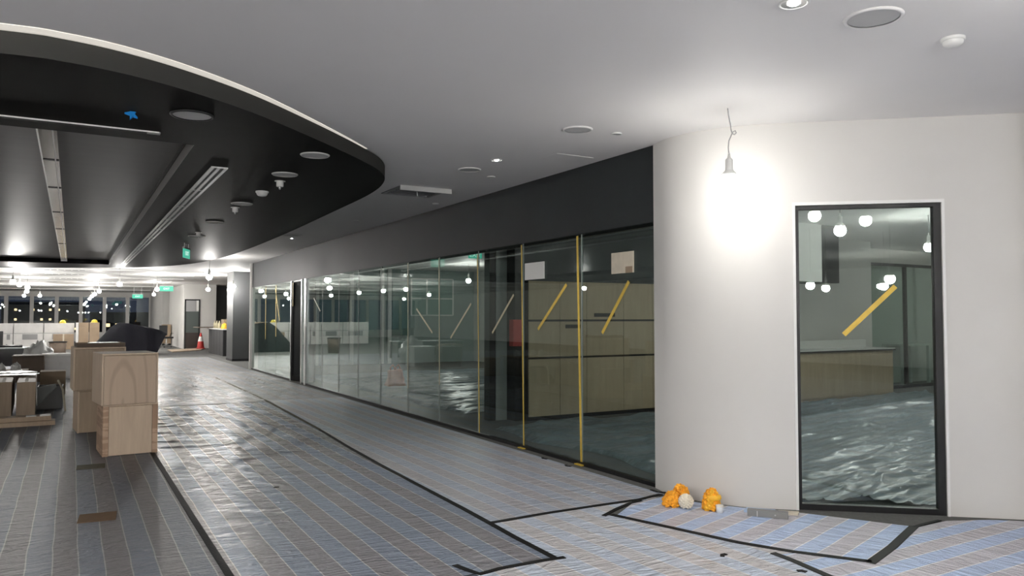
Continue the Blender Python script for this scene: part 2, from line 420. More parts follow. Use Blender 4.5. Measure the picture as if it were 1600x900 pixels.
part('rail', bx(0.07, 0.80, -0.02, 0.02, GT - 0.1, GT - 0.01), BLACKM, door)
part('panel', bx(0.07, 0.80, -0.008, 0.008, 0.12, GT - 0.1), mat('dark door panel', (0.02, 0.024, 0.026), 0.3), door)

# ---------------- black canopy ceiling
ZC = 2.90
edge = [(-0.36, 4.85), (-0.06, 4.84), (0.26, 4.92), (0.63, 5.11), (1.09, 5.45), (1.69, 6.03), (2.19, 6.56), (2.56, 7.02), (2.79, 7.55), (2.93, 8.4),
        (3.0, 10.0), (3.1, 13.0), (3.14, 16.5), (3.05, 19.3), (2.73, 21.7), (2.1, 23.4), (1.05, 24.6), (-0.6, 25.6), (-2.4, 26.4), (-5, 27), (-9.0, 27)]
near = [(-9.0, 8.5), (-6.0, 6.6), (-3.2, 5.5), (-1.6, 5.05)]
cpath = catmull(near + edge, 7)
def dedupe(P): return [p for i, p in enumerate(P) if i == 0 or (p - P[i - 1]).length > 1e-4]
cpath = dedupe(cpath)
RX0, RX1, RY0, RY1 = -6.0, 0.84, 6.68, 23.2
bm = bmesh.new()
ov = [bm.verts.new((p.x, p.y, ZC)) for p in cpath]
oe = [bm.edges.new((ov[i], ov[(i + 1) % len(ov)])) for i in range(len(ov))]
hv = [bm.verts.new((x, y, ZC)) for x, y in ((RX0, RY0), (RX1, RY0), (RX1, RY1), (RX0, RY1))]
he = [bm.edges.new((hv[i], hv[(i + 1) % 4])) for i in range(4)]
bmesh.ops.triangle_fill(bm, use_beauty=True, edges=oe + he)
for f in bm.faces:
    if f.normal.z > 0: f.normal_flip()
hv2 = [bm.verts.new((v.co.x, v.co.y, CEIL - 0.02)) for v in hv]
for i in range(4): bm.faces.new((hv[i], hv[(i + 1) % 4], hv2[(i + 1) % 4], hv2[i]))
me = bpy.data.meshes.new('ceiling_canopy'); bm.to_mesh(me); bm.free(); me.materials.append(CANOPY)
can = tag(link('ceiling_canopy', me), 'black curved lowered ceiling with a long recess', kind='structure')
mb = MB(); ov = [(mb.bm.verts.new((p.x, p.y, ZC)), mb.bm.verts.new((p.x, p.y, CEIL - 0.012))) for p in cpath]
for i in range(len(ov)):
    a, b = ov[i], ov[(i + 1) % len(ov)]; mb.bm.faces.new((a[0], b[0], b[1], a[1]))
part('edge_band', mb, CANEDGE, can, smooth=True)
part('recess_panel', bx(RX0 - 0.05, RX1 + 0.05, RY0 - 0.05, RY1 + 0.05, CEIL - 0.02, CEIL - 0.002), RECESS, can)
part('shadow_gap', bx(RX1 - 0.022, RX1 - 0.004, RY0 + 0.2, RY1 - 0.02, CEIL - 0.032, CEIL - 0.02), BLACKM, can)
part('recess_lip', bx(RX1 - 0.003, RX1 + 0.001, RY0, RY1, ZC, CEIL - 0.035), mat('grey recess side', (0.17, 0.165, 0.155), 0.5), can)
# polished channel that runs along the recess
ch = thing('light_channel', 'polished metal channel running along the grey ceiling recess', 'light channel', (0, 0, 0))
part('channel', bx(-0.27, -0.13, RY0 + 0.1, 23.0, CEIL - 0.05, CEIL - 0.021), CHROME, ch)
part('rib', bx(-0.165, -0.155, RY0 + 0.1, 23.0, CEIL - 0.062, CEIL - 0.049), ALU, ch)
part('rib', bx(-0.272, -0.262, RY0 + 0.1, 23.0, CEIL - 0.062, CEIL - 0.049), ALU, ch)
for y in (8.4, 10.2, 12.6, 15.0, 18.0):
    part('clip', bx(-0.268, -0.132, y, y + 0.05, CEIL - 0.056, CEIL - 0.049), BLACKM, ch)
part('end_cap', bx(-0.27, -0.13, 23.0, 23.1, CEIL - 0.09, CEIL - 0.022), WHITEP, ch)
# warm strip in the cove along the near edge of the canopy
i0 = 0
led = []
for i, p in enumerate(cpath):
    if p.y < 6.75 and p.x < 2.33 and i < len(cpath) - 30: led.append((i, p))
mb = MB(); prev = None; nled = len(led)
for k, (i, p) in enumerate(led):
    d = (cpath[min(i + 1, len(cpath) - 1)] - cpath[max(i - 1, 0)]).normalized(); n = Vector((d.y, -d.x))
    wd = 0.085 if p.x < 0.1 else max(0.004, 0.085 * (1 - (p.x - 0.1) / 2.2))
    q = p + n * wd; p2 = p - n * 0.02
    row = [mb.bm.verts.new((p2.x, p2.y, CEIL - 0.004)), mb.bm.verts.new((q.x, q.y, CEIL - 0.004)), mb.bm.verts.new((q.x, q.y, CEIL - 0.001)), mb.bm.verts.new((p2.x, p2.y, CEIL - 0.001))]
    if prev:
        for j in range(4): mb.bm.faces.new((prev[j], row[j], row[(j + 1) % 4], prev[(j + 1) % 4]))
    prev = row
single('cove_light', mb, LEDM, 'warm white cove light strip along the curved black ceiling edge', 'light strip')

# ---------------- far end: window wall and night outside
FY = 54.0
wall_far = tag(link('wall_far', None, None, (0, FY, 0)), 'far wall of tall windows with the night outside', kind='structure')
part('head_band', bx(-14, 18.5, 0, 0.2, 2.72, CEIL), WALL, wall_far)
part('sill_band', bx(-14, 18.5, 0, 0.2, 0, 0.55), WALL, wall_far)
mx_ = [-13.6 + 1.28 * i for i in range(14)] + [4.36, 5.6]
for x in mx_: part('mullion', bx(x - 0.1, x + 0.1, 0.0, 0.16, 0.55, 2.72), WALL, wall_far)
xs = sorted(mx_)
for a, b in zip(xs, xs[1:]):
    part('pane', bx(a + 0.1, b - 0.1, 0.07, 0.09, 0.55, 2.72), GLASS2, wall_far)
part('end_panel', bx(5.7, 18.5, 0, 0.2, 0.55, 2.72), WALL, wall_far)
# a tower across the street
tw = thing('office_tower', 'dark tower with lit windows seen through the far windows', 'building', (-4, 150, -20))
part('shaft', bx(-6, 6, 0, 10, 0, 24), TOWER, tw)
for i in range(9):
    for j in range(6):
        if random.random() < 0.4:
            part('lit_window', bx(-5.4 + i * 1.22, -5.05 + i * 1.22, -0.06, 0.02, 14.5 + j * 1.6, 14.85 + j * 1.6), SKYL, tw)
tw = thing('low_tower', 'lower dark block with scattered lit windows beyond the far windows', 'building', (9.5, 130, -20))
part('shaft', bx(-7, 7, 0, 10, 0, 22.2), TOWER, tw)
for i in range(10):
    for j in range(4):
        if random.random() < 0.5:
            part('lit_window', bx(-6.4 + i * 1.3, -5.8 + i * 1.3, -0.06, 0.02, 15.5 + j * 1.5, 16.0 + j * 1.5), SKYL, tw)

# white blocks and column at the far right of the hall
wb = struct('wall_block', bx(4.55, 6.0, 39.0, 45.0, 0, CEIL), WALL, label='white wall block with a dark glazed door')
dr = tag(link('door_2', None, None, (4.60, 39.0, 0)), 'dark glazed door in the far white wall block', kind='structure')
part('frame', bx(0, 0.06, -0.03, -0.001, 0, 2.33), BLACKM, dr); part('frame', bx(0.62, 0.68, -0.03, -0.001, 0, 2.33), BLACKM, dr)
part('head', bx(0.06, 0.62, -0.03, -0.001, 2.27, 2.33), BLACKM, dr)
part('pane', bx(0.06, 0.62, -0.02, -0.001, 0.75, 1.75), mat('dim door glass', (0.10, 0.115, 0.11), 0.12, spec=0.8), dr)
part('panel', bx(0.06, 0.62, -0.02, -0.001, 0.02, 0.75), mat('brown door panel', (0.055, 0.042, 0.038), 0.25), dr)
part('blind', bx(0.06, 0.50, -0.024, -0.001, 1.75, 2.27), GREYP, dr); part('blind', bx(0.52, 0.62, -0.024, -0.001, 1.80, 2.27), WHITEP, dr)
struct('wall_recess', bx(6.0, 8.0, 41.0, 45.0, 0, CEIL), mat('grey recess wall', (0.14, 0.14, 0.145), 0.6), label='dark grey recessed wall behind the counter')
struct('wall_stub', bx(4.35, 4.9, 46.5, 53.9, 0, CEIL), WALL, label='white wall stub by the far windows')
s3 = tag(link('window_3', None, None, (4.9, 46.5, 0)), 'dark window in the far white wall', kind='structure')
part('frame', bx(0.0, 0.75, -0.02, 0.02, 0.7, 2.0), mat('dark pane', (0.06, 0.065, 0.065), 0.2), s3)
struct('wall_stub_side', bx(4.9, 6.5, 46.5, 46.7, 0, CEIL), WALL)
col = thing('charcoal_column', 'square charcoal column at the end of the glass partition', 'column', (4.72, 27.2, 0))
part('shaft', bx(0, 0.55, 0, 1.15, 0, CEIL), mat('column paint', (0.045, 0.047, 0.048), 0.4, var=0.08, vscale=1), col)
part('plinth', bx(-0.012, 0.562, -0.012, 1.162, 0, 0.08), BLACKM, col)

# ================================================================== back rooms behind the glass
struct('wall_back_room', bx(11.9, 12.1, 11.2, 23.4, 0, CEIL), WALL)
eb = struct('wall_end', bx(4.7, 12.0, 23.4, 23.6, 0, CEIL), mat('dim teal grey wall', (0.30, 0.36, 0.345), 0.6), label='pale grey green end wall of the back room')
for x0, x1, m in ((6.6, 7.45, DTEAL), (7.75, 8.45, TEAL), (8.95, 9.5, DTEAL)):
    part('panel', bx(x0, x1, 23.36, 23.4, 0.9, 2.65), m, eb)
for x in (6.5, 7.6, 8.6, 8.85): part('batten', bx(x - 0.06, x + 0.06, 23.33, 23.4, 0.0, CEIL), WHITEP, eb)
w4 = tag(link('window_4', None, None, (9.6, 23.4, 0)), 'white framed window grid on the end wall of the back room', kind='structure')
part('pane', bx(0, 1.5, -0.03, -0.001, 1.55, 2.75), TEAL, w4)
for x in (0, 0.55, 1.5): part('bar', bx(x - 0.025, x + 0.025, -0.05, -0.03, 1.55, 2.75), WHITEP, w4)
for z in (1.55, 2.1, 2.75): part('bar', bx(0, 1.5, -0.05, -0.03, z - 0.02, z + 0.02), WHITEP, w4)
# partition end with dark posts
pe = thing('partition_end', 'grey partition end with black posts between the back rooms', 'partition', (5.2, 9.62, 0))
part('panel', bx(0.16, 0.34, 0.2, 0.34, 0, CEIL), GREYP, pe)
part('post', bx(0.05, 0.15, 0.2, 0.36, 0, CEIL), BLACKM, pe)
part('post', bx(0.36, 0.50, 0.0, 0.36, 0, CEIL), BLACKM, pe)
struct('wall_oak_back', bx(10.4, 14.2, 9.98, 10.1, 0, CEIL), WALL, label='pale wall behind the low oak counter')
struct('wall_partition', bx(5.70, 10.4, 9.98, 10.1, 0, CEIL), mat('dim dark wall', (0.035, 0.04, 0.042), 0.5), label='dark wall behind the oak cabinets')
rb = thing('red_box', 'red box fixed to the dark partition by the black post', 'box', (5.46, 9.50, 1.08))
part('body', bx(0, 0.14, 0, 0.11, 0, 0.38), RED, rb); part('door', bx(0.01, 0.13, -0.006, 0, 0.02, 0.36), RED, rb)
# tall oak cabinets
seams = [5.72, 6.26, 6.74, 7.44, 8.02, 8.7, 9.4, 10.1]
lab = ['leftmost narrow oak cabinet by the black post', 'second oak cabinet from the black post', 'third oak cabinet from the black post', 'fourth oak cabinet from the black post behind the glass',
       'oak cabinet hidden behind the white wall edge', 'oak cabinet further along behind the white wall', 'last oak cabinet of the run behind the white wall']
for k, (a, b) in enumerate(zip(seams, seams[1:])):
    c = thing('oak_cabinet', lab[k], 'cabinet', (a, 9.5, 0), group='oak cabinets in the back room')
    wd = b - a
    part('carcass', bx(0, wd, 0.022, 0.47, 0, 2.02), BLACKM, c)
    for z0, z1 in ((0.06, 0.885), (0.915, 1.43), (1.46, 2.02)):
        d = part('door', bx(0.004, wd - 0.004, 0, 0.02, z0, z1), OAK, c)
    if k in (1, 2): part('handle', bx(wd * 0.2, wd * 0.75, -0.012, 0, 1.33 + 0.17 * (k == 2), 1.385 + 0.17 * (k == 2)), BLACKM, d)
# low oak counter seen through the tall window
ct = thing('oak_counter', 'low oak counter with white top seen through the tall window', 'counter', (11.0, 9.2, 0))
part('body', bx(0, 2.75, 0.03, 0.6, 0.0, 0.86), OAK, ct)
part('front_panel', bx(0.1, 2.7, 0.01, 0.03, 0.05, 0.78), OAK, ct)
part('top', bx(-0.02, 2.78, -0.005, 0.62, 0.885, 0.905), WHITEP, ct)
part('shadow_gap', bx(-0.02, 2.78, -0.01, 0.62, 0.86, 0.885), BLACKM, ct)
part('upstand', bx(0, 2.6, 0.5, 0.56, 0.905, 1.05), WHITEP, ct)
hb = thing('ceiling_hung_box', 'white box with dark side hanging from the back room ceiling', 'bulkhead', (10.15, 8.5, 2.08))
part('body', bx(0, 0.66, 0, 0.5, 0, CEIL - 2.08), WHITEP, hb)
part('dark_side', bx(0.66, 1.16, 0.05, 0.5, -0.01, CEIL - 2.08), BLACKM, hb)
struct('wall_back_white', bx(14.2, 18.5, 10.9, 11.1, 0, CEIL), WALL, label='white back wall of the room behind the tall window')
gd = tag(link('door_3', None, None, (13.9, 10.0, 0)), 'black framed glass doors at the back of the room', kind='structure')
for x in (0, 1.45, 2.9): part('stile', bx(x, x + 0.07, 0, 0.06, 0, 2.62), BLACKM, gd)
part('rail', bx(0.07, 2.9, 0, 0.06, 2.56, 2.62), BLACKM, gd); part('rail', bx(0.07, 2.9, 0, 0.06, 0, 0.07), BLACKM, gd)
part('pane', bx(0.07, 1.45, 0.02, 0.035, 0.07, 2.56), GLASS, gd); part('pane', bx(1.52, 2.9, 0.02, 0.035, 0.07, 2.56), GLASS, gd)
tw_ = thing('white_table', 'white table standing behind the back glass doors', 'table', (15.7, 10.3, 0))
part('top', bx(0, 1.0, 0, 0.5, 0.86, 0.9), WHITEP, tw_)
for x in (0, 0.94):
    for y in (0, 0.44): part('leg', bx(x, x + 0.06, y, y + 0.06, 0, 0.86), WHITEP, tw_)

# crumpled plastic film on the back room floor
def film(name, label, x0, x1, y0, y1, nx, ny, seed, amp=0.05, cut=None):
    mb = MB(); V = []
    for j in range(ny + 1):
        row = []
        for i in range(nx + 1):
            u, v = i / nx, j / ny
            ex = 0.25 * (noise.noise(Vector((v * 7, seed, 0.3)))) ; ey = 0.3 * noise.noise(Vector((u * 6, seed + 9, 0.7)))
            x = x0 + (x1 - x0) * u + ex * (1 if i in (0, nx) else 0.6); y = y0 + (y1 - y0) * v + ey * (1 if j in (0, ny) else 0.6)
            p = Vector((x * 0.42 + 0.12 * y + 0.35 * noise.noise(Vector((x, y, seed))), y * 2.6 - 0.5 * x, seed))
            a = 1 - abs(noise.noise(p * 0.9)) * 3.0; b = 1 - abs(noise.noise(p * 2.3 + Vector((3, 1, 0)))) * 2.6; c = 1 - abs(noise.noise(p * 5.0 + Vector((7, 2, 0)))) * 2.4
            h = amp * (max(0, a) ** 2 * 0.8 + max(0, b) ** 3 * 0.5 + max(0, c) ** 2 * 0.2) + 0.012
            if i in (0, nx) or j in (0, ny): h = 0.004
            row.append(mb.bm.verts.new((x, y, h)))
        V.append(row)
    for j in range(ny):
        for i in range(nx):
            if cut and cut(V[j][i].co): continue
            mb.bm.faces.new((V[j][i], V[j][i + 1], V[j + 1][i + 1], V[j + 1][i]))
    for v in [v for v in mb.bm.verts if not v.link_faces]: mb.bm.verts.remove(v)
    return single(name, mb, CLEAR, label, 'plastic sheet', smooth=True)
def inside_wall(c):
    # keep clear of the curved white wall
    q = Vector((c.x, c.y)) - W0
    return q.dot(WN) < 0.28 or c.y < 3.5
film('plastic_sheet', 'crumpled grey plastic sheet on the floor in front of the oak cabinets', 4.95, 14.5, 3.3, 9.1, 170, 250, 1.7, 0.06, inside_wall)
film('plastic_sheet', 'crumpled pale plastic sheet on the back room floor around the orange bag', 5.2, 10.6, 10.6, 19.4, 90, 260, 5.1, 0.05)
# orange carrier bag
mb = MB(); prof = []
mb.box(-0.17, 0.17, -0.12, 0.12, 0, 0.34)
bmesh.ops.subdivide_edges(mb.bm, edges=mb.bm.edges[:], cuts=5, use_grid_fill=True)
for v in mb.bm.verts:
    t = v.co.z / 0.34
    v.co.x *= 1.15 - 0.45 * t; v.co.y *= 1.1 - 0.55 * t
    v.co += 0.035 * noise.noise_vector(v.co * 7)
    if v.co.z < 0.0: v.co.z = 0
bag = thing('carrier_bag', 'orange plastic carrier bag on the back room floor', 'bag', (5.85, 15.1, 0.075))
part('bag', mb, ORANGEBAG, bag, smooth=True)
for sx_ in (-0.05, 0.07):
    part('handle', MB().tube([(sx_ - 0.045, 0, 0.3), (sx_ - 0.05, 0.01, 0.37), (sx_, 0.0, 0.43), (sx_ + 0.04, 0.01, 0.37), (sx_ + 0.045, 0, 0.3)], 0.014, 6), ORANGEBAG, bag, smooth=True)

# ================================================================== floor sheets
def sheet(name, label, pts, m, org=(0, 0), rz=0.0, z=0.003):
    c, s = math.cos(-rz), math.sin(-rz)
    loc = [((x - org[0]) * c - (y - org[1]) * s, (x - org[0]) * s + (y - org[1]) * c) for x, y in pts]
    return single(name, MB().prism(loc, 0.0005, z), m, label, 'floor sheet', (org[0], org[1], 0), (0, 0, rz))
OX = 0.07
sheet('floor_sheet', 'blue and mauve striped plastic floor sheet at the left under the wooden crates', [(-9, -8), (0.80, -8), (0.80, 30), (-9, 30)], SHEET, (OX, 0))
def lerp_path(P, y):
    for (xa, ya), (xb, yb) in zip(P, P[1:]):
        if ya <= y <= yb: return xa + (xb - xa) * (y - ya) / (yb - ya)
    return P[0][0] if y < P[0][1] else P[-1][0]
def wrinkled(label, xl, PR, y0, y1, nx, ny, amp, m, org, flat=None, start=None):
    """sheet with real creases: ridges that run across the stripes, dying out at the taped edges"""
    mb = MB(); V = []
    if flat: mb.prism([(x - org, y) for x, y in flat], 0.0005, 0.003)
    for j in range(ny + 1):
        y = y0 + (y1 - y0) * j / ny; xr = lerp_path(PR, y); row = []
        for i in range(nx + 1):
            u = i / nx; x = xl + (xr - xl) * u
            q = Vector((x * 1.1 + 0.5 * noise.noise(Vector((x * 1.5, y * 0.8, 2))), y * 2.4 + 0.5 * x, 3.0))
            r1 = max(0.0, 1 - abs(noise.noise(q)) * 4.5); r2 = max(0.0, 1 - abs(noise.noise(q * 2.7 + Vector((5, 1, 0)))) * 3.0)
            r3 = noise.noise(Vector((x * 9, y * 11, 1.0)))
            k = start(y) if start else 1.0
            e = min(1.0, 12 * u * (xr - xl) / 1.9, 12 * (1 - u) * (xr - xl) / 1.9, (y - y0) * 4 + 0.02, (y1 - y) * 4 + 0.02)
            row.append(mb.bm.verts.new((x - org, y, 0.003 + max(0, e) * k * amp * (r1 ** 2 + 0.5 * r2 ** 2 + 0.18 * r3 + 0.1))))
        V.append(row)
    for j in range(ny):
        for i in range(nx): mb.bm.faces.new((V[j][i], V[j][i + 1], V[j + 1][i + 1], V[j + 1][i]))
    return single('floor_sheet', mb, m, label, 'floor sheet', (org, 0, 0), smooth=True)
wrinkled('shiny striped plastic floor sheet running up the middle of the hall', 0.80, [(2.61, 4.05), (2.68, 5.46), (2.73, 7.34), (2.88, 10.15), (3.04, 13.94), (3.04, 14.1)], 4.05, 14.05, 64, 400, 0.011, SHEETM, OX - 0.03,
         flat=[(0.80, -8), (2.07, -8), (2.07, 4.05), (0.80, 4.05)], start=lambda y: min(1.0, 0.25 + max(0, y - 5.5) * 0.2))
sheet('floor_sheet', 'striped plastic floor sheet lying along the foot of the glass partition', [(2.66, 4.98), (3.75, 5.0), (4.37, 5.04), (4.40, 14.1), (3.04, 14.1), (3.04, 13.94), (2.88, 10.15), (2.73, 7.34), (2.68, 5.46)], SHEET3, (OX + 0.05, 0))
wrinkled('faint striped floor sheet at the far end of the aisle by the column', 0.80, [(4.40, 14.1), (4.42, 30.5)], 14.1, 30.5, 80, 300, 0.016, SHEETF, OX)
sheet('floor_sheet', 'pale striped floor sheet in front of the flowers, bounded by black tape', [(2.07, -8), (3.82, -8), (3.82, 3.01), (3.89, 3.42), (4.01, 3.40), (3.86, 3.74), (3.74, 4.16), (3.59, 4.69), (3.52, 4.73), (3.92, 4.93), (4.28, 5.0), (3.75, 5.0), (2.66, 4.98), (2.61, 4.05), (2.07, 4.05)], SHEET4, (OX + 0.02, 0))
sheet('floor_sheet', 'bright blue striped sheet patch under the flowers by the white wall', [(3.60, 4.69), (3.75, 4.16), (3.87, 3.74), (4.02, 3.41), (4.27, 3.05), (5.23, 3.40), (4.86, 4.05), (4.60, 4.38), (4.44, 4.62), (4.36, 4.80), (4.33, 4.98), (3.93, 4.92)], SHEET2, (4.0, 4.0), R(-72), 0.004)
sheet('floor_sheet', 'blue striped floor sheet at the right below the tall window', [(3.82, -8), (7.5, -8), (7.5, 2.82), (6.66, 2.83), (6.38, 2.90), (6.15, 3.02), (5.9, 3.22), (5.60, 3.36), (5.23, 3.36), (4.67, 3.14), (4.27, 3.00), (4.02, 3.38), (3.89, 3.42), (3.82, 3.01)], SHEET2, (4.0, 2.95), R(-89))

def tape(name, label, path, wd, m=None, cat='tape', z=0.0065):
    return single(name, MB().strip(path, wd, 0.003, z), m or BTAPE, label, cat)
tape('floor_tape', 'straight black tape line running toward the wooden crates', [(0.82, 3.9), (0.82, 4.72), (0.81, 6.24), (0.805, 7.6), (0.80, 9.18), (0.80, 13)], 0.045)
tape('floor_tape', 'long black tape line down the middle of the striped floor', [(2.63, 4.06), (2.64, 4.58), (2.66, 4.97), (2.68, 5.46), (2.73, 7.34), (2.79, 8.7), (2.88, 10.15)], 0.045)
tape('floor_tape', 'faint dark tape seam continuing up the hall to the column', [(2.88, 10.15), (3.04, 13.94), (3.1, 20)], 0.03, OLTAPE, z=0.014)
tape('floor_tape', 'short bent black tape at the bottom of the picture middle', [(2.03, 4.24), (2.055, 4.12), (2.09, 4.02), (2.24, 4.05), (2.54, 4.05), (2.69, 4.035)], 0.04, z=0.0075)
tape('floor_tape', 'black tape running from the middle line to the white wall corner', [(2.66, 4.97), (3.2, 5.0), (3.75, 5.0), (4.06, 4.99), (4.34, 5.05)], 0.045, z=0.0075)
tape('floor_tape', 'black tape along the upper left edge of the blue patch', [(3.50, 4.72), (3.70, 4.83), (3.92, 4.93), (4.05, 4.95)], 0.035, z=0.008)
tape('floor_tape', 'long black tape along the front edge of the blue patch', [(3.57, 4.72), (3.74, 4.15), (3.86, 3.73), (4.02, 3.40), (4.27, 3.03)], 0.045, z=0.008)
tape('floor_tape', 'grey black tape along the right edge of the blue patch', [(4.24, 3.02), (4.55, 3.12), (4.67, 3.16), (5.24, 3.38)], 0.06, mat('grey tape', (0.03, 0.03, 0.029), 0.6, spec=0.1), z=0.008)
tape('floor_tape', 'thin black tape bending from the blue patch to the tall window', [(5.22, 3.37), (5.36, 3.38), (5.56, 3.385)], 0.03, z=0.009)
tape('floor_tape', 'dark tape running from the blue patch to the bottom of the picture', [(3.88, 3.45), (3.87, 3.3), (3.82, 3.01), (3.75, 2.5)], 0.045, mat('grey tape 2', (0.03, 0.03, 0.029), 0.6, spec=0.1), z=0.009)
tape('floor_tape', 'brown tape rectangle on the striped floor, nearer of two', [(0.07, 6.58), (0.32, 6.56)], 0.27, BRTAPE)
tape('floor_tape', 'olive tape rectangle on the striped floor in front of the crates', [(0.07, 8.81), (0.32, 8.80)], 0.25, OLTAPE)
for (x, y, a, l, d) in ((3.58, 3.57, 0.4, 0.06, 'small curled black tape scrap in front of the blue patch'), (3.75, 3.12, -0.9, 0.05, 'small black tape scrap at the bottom beside the dark tape'),
                     (1.58, 6.88, 0.2, 0.04, 'tiny black scrap on the middle of the shiny sheet'), (2.31, 17.6, 0.1, 0.09, 'small black scrap far up the shiny sheet'),
                     (4.37, 6.93, 1.5, 0.10, 'black scrap by the glass below the second tape strip'), (4.36, 6.47, 1.5, 0.10, 'black scrap by the glass below the first yellow strip'),
                     (4.40, 5.14, 1.9, 0.16, 'black tape scrap at the foot of the white wall corner')):
    single('tape_scrap', MB().strip([(-l / 2, 0.0), (0, l * 0.22), (l / 2, 0)], 0.028, 0.0031, 0.0085), BTAPE, d, 'tape scrap', (x, y, 0.010 if x < 2.4 else 0), (0, 0, a))

# yellow tape on the glass
def gtape(label, p, q, wd, m=YTAPE, x=GX - 0.002):
    p = Vector(p); q = Vector(q); d = (q - p); L = d.length; a = math.atan2(d.y, d.x)
    M = Matrix.Translation((x - 0.0006, (p.x + q.x) / 2, (p.y + q.y) / 2)) @ Matrix.Rotation(a, 4, 'X')
    return single('glass_tape', bx(-0.0006, 0.0006, -L / 2, L / 2, -wd / 2, wd / 2, M), m, label, 'tape', group='tape strips on the glass')
gtape('long vertical yellow tape on the glass joint nearest the white wall', (6.44, 0.03), (6.50, 2.33), 0.034)
single('floor_tab', bx(-0.03, 0.004, -0.06, 0.06, 0, 0.012), YTAPE, 'yellow tape tab on the floor below the nearest vertical tape', 'tape', (GX - 0.02, 6.44, 0.004))
gtape('long vertical yellow tape on the second glass joint', (7.58, 0.03), (7.63, 2.33), 0.026)
single('floor_tab', bx(-0.03, 0.004, -0.06, 0.06, 0, 0.010), YTAPE, 'yellow tape tab on the floor below the second vertical tape', 'tape', (GX - 0.02, 7.58, 0.004))
gtape('vertical yellow tape on the third glass joint by the green exit sign', (8.68, 0.02), (8.74, 2.30), 0.024)
gtape('pale vertical tape on the fourth glass joint', (9.90, 0.55), (9.93, 2.33), 0.022, PTAPE)
gtape('pale vertical tape on the fifth glass joint', (11.06, 0.4), (11.09, 2.33), 0.022, PTAPE)
gtape('slanted yellow tape on the glass pane beside the white wall', (6.08, 1.34), (5.66, 1.83), 0.036)
gtape('slanted yellow tape on the second glass pane', (7.27, 1.36), (6.70, 1.84), 0.036)
gtape('slanted pale tape on the third glass pane', (8.34, 1.30), (7.81, 1.76), 0.03, PTAPE)
gtape('slanted pale tape on the fourth glass pane', (9.54, 1.21), (8.92, 1.67), 0.03, PTAPE)
gtape('pale strip for a mirrored tape leaning the other way on the fifth glass pane', (10.74, 1.62), (10.15, 1.27), 0.03, PTAPE)  # strip stands for a tape reflection in the glass
gtape('short slanted pale tape near the aluminium post', (16.4, 1.9), (15.9, 1.62), 0.03, PTAPE)
gtape('vertical yellow tape on the far glass beyond the dark door', (19.9, 1.0), (19.92, 2.30), 0.05)
gtape('second vertical yellow tape on the far glass by the end jamb', (21.1, 0.9), (21.12, 2.30), 0.04)
gtape('slanted yellow tape crossing on the far glass', (20.0, 2.2), (19.5, 1.4), 0.05)
gtape('bent yellow tape on the dark door head', (18.2, 1.75), (18.2, 2.3), 0.05)
single('glass_tape', bx(0.336 - 0.02 - 0.26 + 0.004, 0.336 + 0.26, -0.0012, 0.0, -0.019, 0.019, Matrix.Translation((0.0, F0 + 0.0035, 1.55)) @ Matrix.Translation((0.55, 0, 0)) @ Matrix.Rotation(R(-44.5), 4, 'Y') @ Matrix.Translation((-0.33, 0, 0))), YTAPE,
       'slanted yellow tape on the tall window pane', 'tape', (W0.x, W0.y, 0), (0, 0, ang))
# papers taped inside the glass
pn = single('paper_notice', bx(0, 0.004, 0, 0.42, 0, 0.19), WHITEP, 'white paper sheet taped high on the second glass pane', 'paper', (GX - 0.006, 7.13, 1.92))
pn = thing('paper_notice', 'cream paper sheet taped high on the pane beside the white wall', 'paper', (GX - 0.008, 5.58, 1.91))
part('sheet', bx(0, 0.004, 0, 0.34, 0, 0.2), CREAM, pn); part('torn_corner', bx(-0.003, 0.0, 0.02, 0.12, 0.0, 0.06), CARD, pn)

# ================================================================== lamps
def bulb_set():
    g = MB().lathe([(0, -0.071), (0.030, -0.065), (0.053, -0.048), (0.067, -0.021), (0.070, 0.0), (0.066, 0.022), (0.056, 0.041), (0.050, 0.049), (0, 0.049)], 20).mesh('bulb', BULBM, True)
    so = MB().lathe([(0, 0.050), (0.058, 0.050), (0.059, 0.058), (0.046, 0.074), (0.030, 0.088), (0.027, 0.098), (0.027, 0.165), (0.022, 0.175), (0.012, 0.18), (0.009, 0.215), (0, 0.215)], 20).mesh('socket', WHITEP, True)
    return g, so
BG, BS = bulb_set()
def bulb(label, x, y, z=2.5, group=None, power=None, cord=None, col=BULB_COL, cat='bulb'):
    t = thing('hanging_bulb', label, cat, (x, y, z), group=group)
    link('bulb', BG, t); link('socket', BS, t)
    top = CEIL - z
    pts = cord or [(0, 0, 0.2), (0.01, 0.004, 0.2 + (top - 0.2) * 0.5), (0, 0, top)]
    part('cord', MB().tube(pts, 0.0045, 6), GREYP, t, smooth=True)
    ld = bpy.data.lights.new('bulb_light', 'POINT'); ld.energy = power or BULB_W; ld.shadow_soft_size = 0.073; ld.use_soft_falloff = False; ld.color = col
    link('bulb_light', ld, t)
    return t
bz = 2.485
cord = [(0, 0, 0.2), (-0.005, 0, 0.26), (0.0, 0, 0.31), (0.018, 0, 0.35), (0.03, 0, 0.375), (0.05, 0.005, 0.385), (0.058, 0.01, 0.37), (0.045, 0.012, 0.358), (0.03, 0.012, 0.366),
        (0.02, 0.01, 0.39), (0.012, 0.005, 0.44), (0.0, 0, 0.5), (-0.006, 0, CEIL - bz)]
cs, sn = math.cos(R(-29.8)), math.sin(R(-29.8))
cord = [(x * cs - y * sn, x * sn + y * cs, z) for x, y, z in cord]
bulb('bright bare bulb hanging in front of the white wall on a looped cord', 4.17, 4.07, bz, cord=cord, power=3.9)
